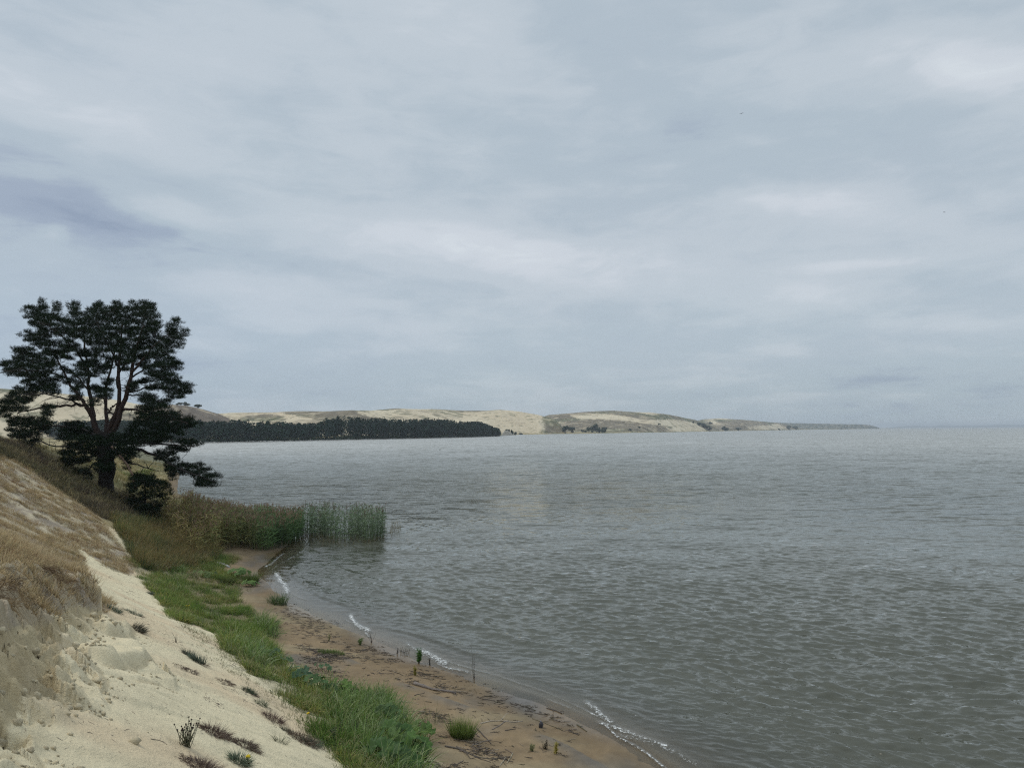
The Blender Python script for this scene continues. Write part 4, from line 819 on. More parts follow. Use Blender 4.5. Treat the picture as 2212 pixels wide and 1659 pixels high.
for a_ in [
    ('grass_tussock', 462, 1584, .20, .26, 420, BR0, BR1, 'round reddish brown tussock, larger and upper of the two bushy ones on the open sand', 'tussock', SG, (.2, .9), 1.3, .006, (.35, -.2, 0), .9),
    ('grass_tussock', 528, 1611, .17, .22, 330, BR0, (.19, .15, .11), 'dark withered tussock below and right of the larger reddish brown one', 'tussock', SG, (.3, 1.), 1.3, .006, (.3, -.2, 0), 1.0),
    ('grass_tussock', 432, 1656, .20, .28, 400, BR0, (.24, .18, .14), 'greyish brown tussock cut by the bottom edge of the photo', 'tussock', SG, (.3, .9), 1.2, .006, (.1, 0, 0), .8),
    ('grass_tussock', 517, 1646, .12, .30, 240, (.07, .09, .055), (.21, .27, .19), 'blue green tussock next to yellow flowers near the bottom edge', 'tussock', SG, (.2, .7), 1.1, .007, (.3, 0, 0), .2),
    ('grass_tussock', 540, 1497, .13, .24, 230, BG0, (.13, .17, .10), 'small dense dark green tussock alone on bare sand, left of the big leaf patch', 'tussock', SG, (.2, .6), .9, .007, (-.1, 0, 0), .5),
    ('grass_tussock', 565, 1521, .13, .24, 130, BG0, (.20, .24, .14), 'thin olive green tussock just below the small dense dark green one', 'tussock', SG, (.3, .7), 1.1, .007, (0, 0, 0), .2),
    ('grass_tussock', 590, 1553, .20, .24, 260, (.06, .035, .035), (.17, .11, .095), 'dark purplish brown tussock with bare wiry stems on the slope', 'tussock', SG, (.0, .5), 1.0, .005, (.3, -.1, 0), .6),
    ('grass_tussock', 650, 1596, .28, .27, 520, (.08, .06, .045), (.25, .19, .14), 'wide two-toned tussock, rust brown with a green right half, by the green band', 'tussock', SG, (.2, .8), 1.0, .007, (.3, -.2, 0), .5),
    ('grass_tussock', 672, 1606, .20, .26, 260, BG0, (.17, .22, .14), 'grey green tussock touching the lower right of the wide rust brown one', 'tussock', SG, (.2, .8), 1.0, .007, (.2, 0, 0), .2),
    ('grass_tussock', 618, 1578, .10, .20, 110, BG0, (.16, .17, .12), 'small grey tussock just up the slope from the wide rust brown one', 'tussock', SG, (.2, .8), 1.0, .006, (0, 0, 0), .5),
    ('grass_tussock', 604, 1602, .11, .26, 60, (.07, .08, .05), (.20, .21, .13), 'sparse upright sprig of grass left of the wide rust brown tussock', 'tussock', SG, (.0, .5), .9, .006, (.1, 0, 0), .2),
    ('grass_tussock', 486, 1473, .16, .16, 160, BR0, BR1, 'low flattened brown tussock above the small dense dark green one', 'tussock', SG, (.4, 1.2), 1.3, .006, (.5, -.2, -.2), .9),
    ('grass_tussock', 428, 1429, .17, .32, 300, BG0, (.15, .19, .14), 'blue green tussock leaning downslope, right one of a close pair', 'tussock', SG, (.1, .4), .6, .007, (-.3, .1, 0), .3),
    ('grass_tussock', 407, 1416, .12, .24, 190, (.06, .06, .045), (.15, .16, .12), 'smaller greyish tussock, left one of a close pair', 'tussock', SG, (.1, .5), .7, .007, (-.2, .1, 0), .5),
    ('grass_tussock', 330, 1284, .20, .24, 260, (.035, .05, .04), (.11, .15, .11), 'dark green mat tussock on the slope close under the green grass, larger of two', 'tussock', SG, (.2, .7), .9, .01, (.1, 0, 0), .2),
    ('grass_tussock', 347, 1296, .14, .20, 160, (.035, .05, .04), (.11, .15, .11), 'dark green mat tussock just down the slope from the larger of two', 'tussock', SG, (.2, .7), .9, .01, (.1, 0, 0), .2),
    ('grass_tussock', 289, 1326, .22, .20, 200, (.10, .12, .09), (.24, .28, .22), 'pale bluish tussock on sand to the right of the eroded block', 'tussock', SG, (.2, .7), .9, .008, (0, 0, 0), .3),
    ('grass_tussock', 246, 1318, .16, .26, 200, (.06, .08, .06), (.20, .25, .18), 'bluish green tussock growing against the end of the eroded block', 'tussock', SG, (.3, .8), .8, .008, (.2, 0, 0), .3),
    ('grass_tussock', 298, 1360, .14, .28, 190, (.045, .045, .035), (.13, .13, .10), 'dark windswept tuft pointing uphill beside the small ledge', 'tussock', SG, (.0, .3), .5, .007, (.9, -.3, -.2), .4),
    ('grass_tussock', 392, 1440, .14, .10, 110, BR0, BR1, 'flat brown runner of dead stems below the close pair of tussocks', 'tussock', SG, (.4, 1.), 1.2, .006, (.9, -.5, -.4), 1.2),
    ('grass_tussock', 412, 1449, .12, .12, 110, BR0, (.2, .15, .13), 'purplish dead tuft at the lower end of the flat brown runner', 'tussock', SG, (.3, 1.), 1.2, .006, (.5, -.3, -.3), .8),
    ('sedge_clump', 997, 1592, .34, .66, 620, (.05, .075, .018), (.20, .27, .065), 'tall bright green sedge clump standing alone on the brown beach', 'sedge clump', None, (.05, .35), .45, .011, (.05, 0, 0), .12),
    ('sedge_clump', 541, 1258, .46, .85, 560, (.04, .07, .02), (.15, .20, .05), 'rounded green sedge clump at the water side of the big leaf plant, near the reeds', 'sedge clump', None, (.1, .5), .6, .014, (.05, 0, 0), .1),
    ('sedge_clump', 575, 1352, .42, .72, 520, (.05, .08, .02), (.20, .26, .10), 'arching grass clump sticking out of the green band towards the water', 'sedge clump', None, (.2, .7), .8, .013, (.1, 0, 0), .1),
    ('sedge_clump', 488, 1262, .40, .8, 420, (.04, .06, .02), (.14, .17, .05), 'dark sedge clump in the green band behind the big leaf plant', 'sedge clump', None, (.1, .5), .6, .014, (.05, 0, 0), .1),
    ('seashore_grass_patch', 716, 1410, .55, .20, 520, (.05, .08, .02), (.14, .21, .05), 'low elongated patch of bright green shoots on the beach among driftwood', 'grass patch', None, (.1, .5), .5, .012, (0, 0, 0), .0),
    ('young_reed_clump', 588, 1302, .30, .60, 60, (.07, .09, .03), (.16, .20, .08), 'loose clump of short reeds at the bend of the beach, paler left one', 'young reeds', None, (.1, .4), .3, .015, (0, 0, 0), .0),
    ('young_reed_clump', 604, 1305, .42, .85, 190, (.06, .09, .03), (.15, .22, .10), 'light green clump of short reeds at the bend of the beach', 'young reeds', None, (.1, .4), .35, .018, (0, 0, 0), .0),
    ('water_edge_shoots', 872, 1412, .25, .45, 26, (.09, .08, .05), (.17, .15, .10), 'thin brown shoots standing where the beach meets the water', 'shoots', None, (0, .3), .4, .010, (0, 0, 0), .3),
    ('tall_grass_stems', 1112 * 0 + 928, 1560, .3, .8, 40, (.10, .11, .05), (.30, .28, .14), 'loose tall stems at the beach side of the lyme grass', 'grass stems', None, (.1, .4), .5, .008, (0, 0, 0), .0)]:
    clump(*a_)
def sprout(name, px, py, hgt, n, nl, c, label, cat, stemc=(.16, .09, .05), leafl=.07, leafw=.018, head=None, spread=.35, group=None, leafup=.7):
    """plant of several stems; leaves all along, optional dark or yellow heads"""
    g = ground(px, py); rng = np.random.default_rng(int(px * 7 + py)); root = empty(name, g, label, cat, group); S, Lf, Hd = MB(), MB(), []
    for i in range(n):
        a_ = rng.uniform(0, 6.28); sp_ = spread * rng.uniform(.1, 1); h_ = hgt * rng.uniform(.65, 1); top = np.array([math.cos(a_) * sp_ * h_, math.sin(a_) * sp_ * h_, h_])
        b0 = np.array([rng.normal(0, .02), rng.normal(0, .02), -.02]); mid = (b0 + top) / 2 + rng.normal(0, .02, 3); tube(S, [b0, mid, top], [.005, .004, .0025], 4, stemc)
        if nl:
            ts = rng.uniform(.15, 1, nl)[:, None]; pp = b0 + (top - b0) * ts; aa = rng.uniform(0, 6.28, nl); dd = np.stack([np.cos(aa), np.sin(aa), np.full(nl, leafup)], -1); dd /= np.linalg.norm(dd, axis=1, keepdims=True)
            ribbons(Lf, pp, dd, leafl * rng.uniform(.6, 1.2, nl), leafw, .4, np.array(c) * .8, np.array(c) * rng.uniform(.7, 1.3, (nl, 1)), K=2, rng=rng)
        if head is not None:
            hc, hr = head; v = []; q_ = 8; ph = np.arange(q_) / q_ * 6.28
            for zz_, r_ in ((-1, .25), (-.4, .9), (.3, 1), (.9, .35)): v.append(np.stack([np.cos(ph) * r_ * hr, np.sin(ph) * r_ * hr, np.full(q_, zz_ * hr)], -1) + top)
            v = np.concatenate(v); f = [[k * q_ + j, k * q_ + (j + 1) % q_, (k + 1) * q_ + (j + 1) % q_, (k + 1) * q_ + j] for k in range(3) for j in range(q_)] + [[24, 25, 26, 27], [24, 27, 28, 31], [28, 29, 30, 31]]
            Hd.append((v, f, hc))
    S.build('stems', M_grass, root)
    if nl: Lf.build('leaves', M_grass, root)
    for v, f, hc in Hd: B = MB(); B.add(v, q=f, c=hc); B.build('flower_head', M_grass, root)
    return root
sprout('dark_headed_herb', 404, 1612, .30, 34, 3, (.16, .18, .11), 'herb with many dark round seed heads on thin stems in the pale sand', 'herb', (.15, .15, .10), .05, .008, ((.05, .035, .03), .010), .75)
sprout('dandelion', 536, 1652, .12, 3, 5, (.12, .16, .05), 'yellow flower beside the blue green tussock at the bottom edge', 'flower', (.2, .2, .08), .06, .014, ((.80, .60, .03), .022), .4)
sprout('dandelion', 664, 1551, .12, 2, 6, (.12, .16, .05), 'yellow flower on sand at the edge of the green band', 'flower', (.2, .2, .08), .08, .014, ((.80, .58, .03), .020), .4)
sprout('hawkweed', 405, 1320, .25, 9, 6, (.12, .14, .04), 'small yellow flowering herb at the upper sand edge of the green band', 'flower', (.12, .13, .05), .07, .016, ((.50, .40, .03), .020), .6)
sprout('goldenrod_seedling', 1201, 1628, .30, 5, 34, (.38, .33, .05), 'small yellow green plant standing on the beach near the bottom edge', 'seedling', (.25, .18, .06), .07, .014, None, .14)
sprout('beach_herb', 1150, 1621, .17, 9, 12, (.13, .18, .06), 'low green sprig left of the dark weed on the beach', 'herb', (.12, .14, .06), .06, .010, None, .6)
sprout('dark_weed', 1178, 1617, .22, 10, 10, (.09, .08, .045), 'dark withered weed between the green sprig and the yellow green plant', 'weed', (.05, .035, .025), .06, .012, None, .7)
sprout('waterside_herb', 905, 1432, .50, 22, 16, (.09, .19, .045), 'dense bright green herb at the water edge beside white foam', 'herb', (.08, .12, .04), .11, .030, None, .28)
sprout('autumn_seedling', 897, 1459, .34, 5, 30, (.30, .28, .05), 'yellowing seedling just below the bright green herb at the water edge', 'seedling', (.18, .08, .05), .08, .022, None, .16)
sprout('beach_herb', 778, 1393, .26, 9, 14, (.12, .19, .06), 'light green leafy sprig on the beach above the driftwood', 'herb', (.14, .16, .06), .10, .024, None, .5)
sprout('beach_herb', 711, 1384, .30, 4, 10, (.13, .18, .06), 'thin green sprig on the beach above the low green patch', 'herb', (.14, .14, .06), .08, .018, None, .25)
sprout('dead_stalk', 1024, 1465, 1.05, 4, 4, (.14, .12, .09), 'tall bare grey stalk standing at the edge of the water', 'stalk', (.13, .12, .10), .12, .008, None, .10)
sprout('twig_stump', 803, 1388, .42, 7, 0, (.1, .1, .1), 'dark twiggy stump at the water edge with grey twigs', 'twig', (.09, .075, .065), .1, .01, None, .45)
sprout('twig_stump', 929, 1437, .34, 6, 5, (.06, .05, .04), 'dark twiggy stump right of the bright green herb in the foam', 'twig', (.05, .04, .035), .08, .016, None, .3)
sprout('twig_stump', 858, 1412, .22, 6, 5, (.06, .05, .04), 'dark short stub left of the thin brown shoots', 'twig', (.06, .04, .035), .07, .016, None, .3)
sprout('shrub_seedling', 735, 1598, .42, 4, 26, (.05, .075, .035), 'dark leafy upright shoot in the sand at the left foot of the lyme grass', 'seedling', (.06, .05, .03), .07, .022, None, .22)
sprout('shrub_seedling', 718, 1604, .32, 4, 22, (.06, .085, .04), 'lower dark leafy shoot left of the upright one', 'seedling', (.06, .05, .03), .07, .022, None, .35)
sprout('shrub_seedling', 768, 1590, .36, 3, 18, (.055, .08, .04), 'thin dark leafy shoot right of the upright one', 'seedling', (.06, .05, .03), .07, .020, None, .3)
sprout('sand_sprig', 381, 1388, .26, 3, 2, (.13, .11, .08), 'single dry forked twig sticking out of the sand slope', 'twig', (.13, .11, .09), .05, .006, None, .7)
# big-leaved plants (lobed round leaves on stalks)
def leaf_mesh(B, c, r, nrm_, rot, col, rng):
    n = 26; ph = np.arange(n) / n * 2 * np.pi; cut = np.where(np.abs((ph + np.pi) % (2 * np.pi) - np.pi) < .35, .25, 1.0); rad = r * (1 + .10 * np.cos(ph * 7 + rot) + .05 * np.cos(ph * 13)) * cut
    nrm_ = nrm_ / np.linalg.norm(nrm_); u = np.cross(nrm_, [0, 1, .1]); u /= np.linalg.norm(u); w2 = np.cross(nrm_, u); rings = [np.array([c])]
    for k, (f, zz_) in enumerate(((.35, -.03), (.7, .05), (1.0, .02))):
        wav = zz_ * r * 2 + .06 * r * np.cos(ph * 7 + rot) * f
        rings.append(c + np.outer(np.cos(ph + rot) * rad * f, u) + np.outer(np.sin(ph + rot) * rad * f, w2) + np.outer(wav, nrm_))
    v = np.concatenate(rings); t = [[0, 1 + j, 1 + (j + 1) % n] for j in range(n)]; q_ = [[1 + k * n + j, 1 + (k + 1) * n + j, 1 + (k + 1) * n + (j + 1) % n, 1 + k * n + (j + 1) % n] for k in range(2) for j in range(n)]
    vein = np.ones(len(v)); vein[1:] = np.tile(1 + .14 * np.cos(ph * 7 + rot), 3); B.add(v, q=q_, t=t, c=np.outer(vein, col))
def bigleaf(px, py, n, rad, hgt, size, col, label, name='butterbur', group='big-leaved plants in the green band'):
    g = ground(px, py); rng = np.random.default_rng(int(px + py * 3)); root = empty(name, g, label, 'leafy plant', group)
    for i in range(n):
        a_ = i * 2.4 + rng.uniform(-.3, .3); q_ = rad * math.sqrt((i + .5) / n); s_ = size * rng.uniform(.6, 1.1); x_, y_ = math.cos(a_) * q_, math.sin(a_) * q_
        gz = float(H(g[0] + x_, g[1] + y_)) - g[2]; top = np.array([x_, y_, gz + hgt * rng.uniform(.65, 1) * (1 - .3 * q_ / rad)])
        S = MB(); tube(S, [[x_ * .6, y_ * .6, gz - .02], [x_ * .8, y_ * .8, (top[2] + gz) / 2], top], [.009, .008, .006], 5, (.14, .15, .06))
        Bl = MB(); leaf_mesh(Bl, top, s_, np.array([x_ * .9 / rad + rng.normal(0, .2), y_ * .9 / rad - .35 + rng.normal(0, .2), 1.0]), rng.uniform(0, 6.28), np.array(col) * rng.uniform(.7, 1.3), rng)
        l_ = Bl.build('leaf', M_grass, root, smooth=True); S.build('stalk', M_grass, l_)
LG = (.04, .085, .022)
for a_ in [(846, 1655, 15, .52, .50, .19, LG, 'big-leaved plant at the bottom edge, leftmost under the long blades'), (882, 1636, 13, .45, .55, .17, (.06, .115, .025), 'big-leaved plant at the bottom edge, rightmost and brightest'),
           (852, 1610, 12, .42, .58, .15, (.05, .10, .025), 'big-leaved plant in the middle of the lyme grass above the bottom edge'), (842, 1572, 9, .35, .6, .14, (.065, .12, .035), 'big-leaved plant in the upper part of the lyme grass'),
           (914, 1600, 8, .30, .5, .12, (.10, .17, .04), 'small big-leaved plant on the beach side of the lyme grass'), (690, 1502, 12, .45, .5, .13, LG, 'big-leaved plant in the green band beside the yellow flower on sand'), (650, 1478, 10, .4, .45, .12, (.05, .10, .05), 'darker big-leaved plant on the sand side of the green band'),
           (742, 1508, 10, .38, .5, .13, (.10, .17, .035), 'yellowish big-leaved plant on the beach side of the green band'), (590, 1432, 10, .5, .45, .12, (.07, .12, .05), 'greyish big-leaved plant half way along the green band'), (700, 1450, 6, .3, .3, .10, (.06, .11, .05), 'small big-leaved plant at the beach edge of the green band'),
           (518, 1248, 16, .65, .55, .20, (.09, .16, .04), 'big-leaved plant far along the beach next to a sedge clump'), (540, 1266, 9, .4, .3, .16, (.10, .17, .04), 'low big-leaved plant in front of the far sedge clump'), (440, 1252, 9, .6, .6, .16, (.10, .14, .04), 'yellow green big-leaved plant in the far green grass')]:
    bigleaf(*a_)

# ------------------------------------------------------------------ driftwood, sticks and litter on the beach
def stick(name, pts, r0, r1, c, label, forks=0, seed=0, cat='driftwood', group='driftwood branches on the beach', lift=0, n=6):
    rng = np.random.default_rng(seed + int(pts[0][0])); G = np.array([ground(*p) for p in pts]); m = 10; u = np.linspace(0, 1, m); k = np.linspace(0, 1, len(G))
    X_, Y_ = np.interp(u, k, G[:, 0]), np.interp(u, k, G[:, 1]); Lh = max(seg_len(np.stack([X_, Y_], -1)), .2); X_ += rng.normal(0, .006 * Lh, m); Y_ += rng.normal(0, .006 * Lh, m)
    rr_ = np.linspace(r0, r1, m) * rng.uniform(.85, 1.15, m); Z_ = H(X_, Y_) + rr_ * .6 + lift * np.sin(u * math.pi) * .5
    o0 = np.array([X_[0], Y_[0], Z_[0]]); A = np.stack([X_, Y_, Z_], -1); root = empty(name, tuple(o0), label, cat, group)
    B = MB(); tube(B, A - o0, rr_, n, c, .25, cvar=.4); B.build('stem', M_drift, root, smooth=True)
    for f in range(forks):
        i = rng.integers(2, m - 2); d = A[i + 1] - A[i - 1]; d /= np.linalg.norm(d); a_ = rng.choice([-1, 1]) * rng.uniform(.4, .9); d = np.array([d[0] * math.cos(a_) - d[1] * math.sin(a_), d[0] * math.sin(a_) + d[1] * math.cos(a_), .15]); L_ = Lh * rng.uniform(.18, .4)
        q_ = [A[i] + d * L_ * t for t in (0, .35, .7, 1)]; q_ = [np.array([p[0], p[1], max(p[2] * 1., float(H(p[0], p[1])) + rr_[i] * .3)]) + rng.normal(0, .01, 3) for p in q_]
        B = MB(); tube(B, np.array(q_) - o0, np.linspace(rr_[i] * .7, rr_[i] * .25, 4), 5, c, .2, cvar=.3); B.build('side_branch', M_drift, root, smooth=True)
DK, GY, PL = (.06, .048, .04), (.17, .14, .12), (.34, .29, .23)
for a_ in [
    ('driftwood_log', [(895, 1478), (915, 1484), (935, 1490), (985, 1498)], .055, .028, (.15, .125, .11), 'thickest driftwood log, greyish purple, lying on the open beach', 1),
    ('driftwood_branch', [(1037, 1563), (1060, 1557), (1090, 1558), (1129, 1557)], .016, .012, PL, 'long pale forked branch on the beach right of the sedge clump', 2),
    ('driftwood_branch', [(1062, 1576), (1082, 1565), (1098, 1556)], .012, .012, GY, 'dark stick running up to the long pale forked branch', 0),
    ('driftwood_branch', [(1091, 1578), (1114, 1574)], .012, .009, DK, 'short straight dark stick below the long pale forked branch', 0),
    ('driftwood_branch', [(1031, 1574), (1045, 1590), (1060, 1606)], .018, .012, DK, 'dark stick slanting down beside the sedge clump', 1),
    ('driftwood_branch', [(1020, 1578), (1036, 1592)], .015, .010, (.07, .05, .05), 'shorter dark stick between the sedge clump and the slanting one', 1),
    ('driftwood_branch', [(1020, 1610), (1040, 1602), (1058, 1599)], .012, .008, GY, 'grey forked stick at the lower right of the sedge clump', 2),
    ('driftwood_branch', [(1091, 1618), (1107, 1627)], .012, .010, (.12, .09, .07), 'upper piece of a broken angled stick near the bottom edge', 0),
    ('driftwood_branch', [(1107, 1627), (1095, 1649)], .013, .010, (.30, .26, .18), 'pale lower piece of a broken angled stick near the bottom edge', 0),
    ('driftwood_branch', [(1092, 1636), (1080, 1654)], .012, .012, (.28, .24, .17), 'pale short stick left of the broken angled stick', 0),
    ('driftwood_branch', [(960, 1612), (1000, 1620), (1025, 1634), (1070, 1640), (1100, 1634)], .022, .010, (.08, .065, .05), 'long curved dark branch low on the beach near the bottom edge', 3),
    ('driftwood_branch', [(985, 1612), (1005, 1624), (1040, 1640), (1060, 1646)], .014, .008, DK, 'thin dark branch tangled in the long curved one', 2),
    ('driftwood_branch', [(980, 1654), (1001, 1642)], .012, .008, (.10, .08, .06), 'thin stick on the beach left of the long curved dark branch', 0),
    ('driftwood_branch', [(916, 1640), (945, 1657)], .018, .012, (.15, .12, .10), 'greyish stick at the right foot of the lyme grass by the bottom edge', 1),
    ('driftwood_branch', [(758, 1491), (785, 1501), (810, 1508)], .016, .008, DK, 'long straight dark stick beside the yellowish big leaf plant', 2),
    ('driftwood_branch', [(722, 1476), (745, 1479), (765, 1485)], .014, .008, DK, 'dark branch above the long straight dark stick', 2),
    ('driftwood_branch', [(895, 1502), (917, 1496)], .011, .009, DK, 'dark straight stick below the thickest log', 0),
    ('driftwood_branch', [(863, 1513), (905, 1521)], .009, .006, (.32, .27, .2), 'thin pale stick below the thickest log', 0),
    ('driftwood_branch', [(670, 1422), (700, 1415), (745, 1416)], .012, .008, (.2, .17, .14), 'grey branch along the top of the tangled pile of sticks', 2),
    ('driftwood_branch', [(675, 1430), (710, 1428), (742, 1422)], .012, .008, DK, 'dark branch in the middle of the tangled pile of sticks', 2),
    ('driftwood_branch', [(1150, 1552), (1180, 1578 - 15), (1215, 1578)], .010, .010, (.10, .085, .05), 'long thin dark branch near the small dark bottle-like lump', 1),
    ('driftwood_branch', [(1246, 1565), (1268, 1580)], .017, .012, (.06, .055, .03), 'dark short double stick close to the foamy water edge', 1),
    ('driftwood_branch', [(1180, 1529), (1200, 1535), (1214, 1541)], .014, .018, DK, 'black branch with a clotted end near the water', 2),
    ('driftwood_branch', [(1231, 1580), (1250, 1588)], .010, .008, DK, 'thin dark stick below the double stick near the water', 0),
    ('driftwood_branch', [(772, 1386), (800, 1396), (812, 1402)], .010, .006, DK, 'thin curved twig beside the light green sprig', 1),
    ('driftwood_log', [(470, 1218), (482, 1221), (495, 1226)], .09, .06, (.38, .37, .37), 'short pale grey log at the far end of the beach by the reeds', 0),
    ('sand_stick', [(326, 1596), (340, 1598), (352, 1602), (361, 1608)], .006, .004, (.22, .18, .13), 'thin curved twig lying on the open pale sand', 1)]:
    nm, pts, r0, r1, c, lb, fk = a_
    stick(nm, pts, r0, r1, c, lb, fk, 5, group='driftwood branches on the beach' if nm == 'driftwood_branch' else None)
# dark lump standing on the beach (waterlogged wood)
g = ground(1168, 1571); B = MB(); rs_ = np.random.RandomState(4); tube(B, [[0, 0, -.02], [0, 0, .03], [.01, 0, .09], [.02, .01, .13], [.03, .01, .145]], [.045, .06, .062, .045, .015], 9, (.035, .033, .038), .4, cvar=.5)
t_ = empty('wood_lump', g, 'small upright blackish lump of wood on the beach near the water', 'wood lump'); B.build('lump_body', M_drift, t_, smooth=True); B = MB(); tube(B, [[.01, 0, .12], [.0, -.01, .17], [-.02, -.02, .185]], [.03, .022, .01], 7, (.16, .16, .18), .3); B.build('lump_top', M_drift, t_, smooth=True)
# litter: short sticks, bark and weed scraps nobody could count
B = MB(); LN = [([(640, 1395), (690, 1409), (712, 1420)], 8, 130), ([(660, 1425), (700, 1420), (750, 1418)], 12, 150), ([(610, 1318), (640, 1330), (680, 1350)], 14, 60), ([(620, 1300), (650, 1325), (700, 1345)], 10, 40), ([(640, 1360), (690, 1372), (740, 1385)], 14, 70), ([(735, 1395), (790, 1405), (840, 1412)], 10, 60), ([(760, 1418), (830, 1425), (860, 1428)], 7, 40),
     ([(670, 1445), (700, 1455), (730, 1465)], 12, 60), ([(815, 1450), (850, 1455), (880, 1468), (900, 1480)], 9, 40), ([(885, 1455), (925, 1460), (965, 1466)], 8, 40), ([(935, 1478), (975, 1490), (1010, 1500)], 8, 30), ([(1040, 1500), (1110, 1520), (1180, 1540), (1240, 1580)], 8, 50), ([(905, 1536), (935, 1545), (960, 1560)], 8, 40), ([(640, 1345), (700, 1350), (750, 1340)], 10, 40), ([(740, 1335), (690, 1362), (620, 1340)], 16, 60), ([(1010, 1600), (1040, 1625), (1090, 1640)], 14, 80), ([(880, 1648), (960, 1655), (1080, 1658)], 10, 60), ([(700, 1490), (760, 1500), (800, 1508)], 10, 40), ([(940, 1455), (1040, 1480), (1130, 1560)], 40, 60), ([(600, 1330), (760, 1440), (900, 1560), (1100, 1640)], 60, 160), ([(800, 1400), (960, 1480), (1240, 1640)], 40, 90)]
pl_ = []
for L, j, n in LN:
    L = np.array(L, float); u = RNG.random(n) * (len(L) - 1); i = u.astype(int).clip(0, len(L) - 2); f = (u - i)[:, None]; pl_.append(L[i] * (1 - f) + L[i + 1] * f + RNG.normal(0, 1, (n, 2)) * [j, j * .45])
pl_ = np.concatenate(pl_); G = hit(pl_[:, 0], pl_[:, 1], H, 5, 90, 900)
for g in G:
    if g[2] < .03: continue
    a_ = RNG.normal(-.35, .55) + (math.pi if RNG.random() < .5 else 0); L_ = RNG.uniform(.05, .30) * (1 if RNG.random() < .8 else 1.8); r_ = RNG.uniform(.003, .009); k = RNG.integers(3, 5); u = np.linspace(-.5, .5, k); w_o = RNG.normal(0, .012, (k, 2))
    X_, Y_ = g[0] + math.cos(a_) * L_ * u + w_o[:, 0], g[1] + math.sin(a_) * L_ * u + w_o[:, 1]; c = random.choice([DK, DK, (.09, .07, .055), (.14, .11, .09), (.25, .21, .16), (.05, .045, .025)])
    zg = g[2] + r_ * .5; tube(B, np.stack([X_, Y_, np.full(k, zg) + RNG.uniform(0, .012, k)], -1), r_, 4, c, cap=False)
G2 = G[RNG.random(len(G)) < .45]; n = len(G2) * 9; idx = np.repeat(np.arange(len(G2)), 9); dd = RNG.normal(0, 1, (n, 3)) * [1, 1, .25]; dd[:, 2] = np.abs(dd[:, 2]); dd /= np.linalg.norm(dd, axis=1, keepdims=True)
ribbons(B, G2[idx] + RNG.normal(0, .05, (n, 3)) * [1.6, .7, 0] + [0, 0, .006], dd, RNG.uniform(.03, .12, n), .014, .3, (.045, .038, .028), (.09, .07, .05), K=2)
tag(B.build('driftwood_litter', M_drift), kind='stuff')
# scraps of root and twig on the pale slope
B = MB(); PT = []
for L, j, n in (([(440, 1500), (465, 1518), (484, 1530)], 5, 46), ([(300, 1330), (360, 1375), (400, 1400)], 6, 34), ([(270, 1270), (330, 1312), (352, 1330)], 6, 40), ([(310, 1262), (345, 1290)], 4, 20), ([(395, 1440), (425, 1455)], 3, 12), ([(180, 1190), (240, 1250), (300, 1300)], 9, 60), ([(200, 1190), (250, 1235), (300, 1262)], 5, 40), ([(0, 1600), (400, 1500), (700, 1620)], 70, 90), ([(300, 1300), (450, 1420), (600, 1540)], 22, 60), ([(470, 1470), (500, 1486), (560, 1530), (600, 1570)], 5, 40), ([(260, 1560), (420, 1600)], 40, 26), ([(440, 1370), (520, 1440), (580, 1480)], 14, 110)):
    L = np.array(L, float); u = RNG.random(n) * (len(L) - 1); i = u.astype(int).clip(0, len(L) - 2); f = (u - i)[:, None]; PT.append(L[i] * (1 - f) + L[i + 1] * f + RNG.normal(0, 1, (n, 2)) * [j, j * .6])
PT = np.concatenate(PT); G = hit(PT[:, 0], PT[:, 1], H, 3, 90, 1200)
for g in G:
    k_ = min(1.0, .35 + g[1] / 30); a_ = RNG.normal(-.7, .7); L_ = RNG.uniform(.02, .11) * k_; r_ = RNG.uniform(.0015, .004) * (k_ + .2); u_ = np.linspace(-.5, .5, 4); cv_ = RNG.normal(0, .22) * L_ * (1 - 4 * u_ ** 2)
    X_, Y_ = g[0] + math.cos(a_) * L_ * u_ - math.sin(a_) * cv_, g[1] + math.sin(a_) * L_ * u_ + math.cos(a_) * cv_; zz_ = H(X_, Y_) + r_ * .5
    if np.ptp(zz_) > L_ * 1.1: continue
    tube(B, np.stack([X_, Y_, zz_], -1), r_, 4, random.choice([(.10, .08, .065), (.17, .13, .10), (.14, .12, .10), (.26, .21, .16)]), cap=False)
tag(B.build('root_litter', M_drift), kind='stuff')

# ------------------------------------------------------------------ the pine
g0 = ground(229, 1057); PD = float(g0[1]) + .1
KP = .3116
def PC(cx, cy, dep=0.0): return atdist(np.asarray(cx, float) * KP, 603.1 + np.asarray(cy, float) * KP, PD + np.asarray(dep, float))
U1 = 900 / 1659 * 2212 / 3851 / FPX * PD * 1.0     # metres per crop pixel at the trunk
BK_D, BK_R = (.020, .016, .013), (.048, .029, .023)
ORG = PC(735, 1462); pine = empty('pine_tree', tuple(ORG), 'large dark spreading pine with several reddish limbs on the grassy dune slope', 'pine tree')
def path3(pts, n=12, jit=.05, rng=np.random.default_rng(5)):
    P_ = smoothpoly([PC(*p[:3]) for p in pts], 2); k = np.linspace(0, 1, len(P_)); u = np.linspace(0, 1, n); Q = np.stack([np.interp(u, k, P_[:, i]) for i in range(3)], -1); Q[1:-1] += rng.normal(0, jit, (n - 2, 3)); return Q
B = MB(); tp = [PC(728, 1500), PC(733, 1462), PC(737, 1380), PC(735, 1290), PC(728, 1200), PC(722, 1130), PC(740, 1060)]
tube(B, np.array(tp) - ORG, np.array([62, 52, 45, 43, 44, 48, 50]) * U1, 14, BK_D, .16, cvar=.5); B.build('trunk', M_bark, pine, smooth=True)
NODES, NR = [], []
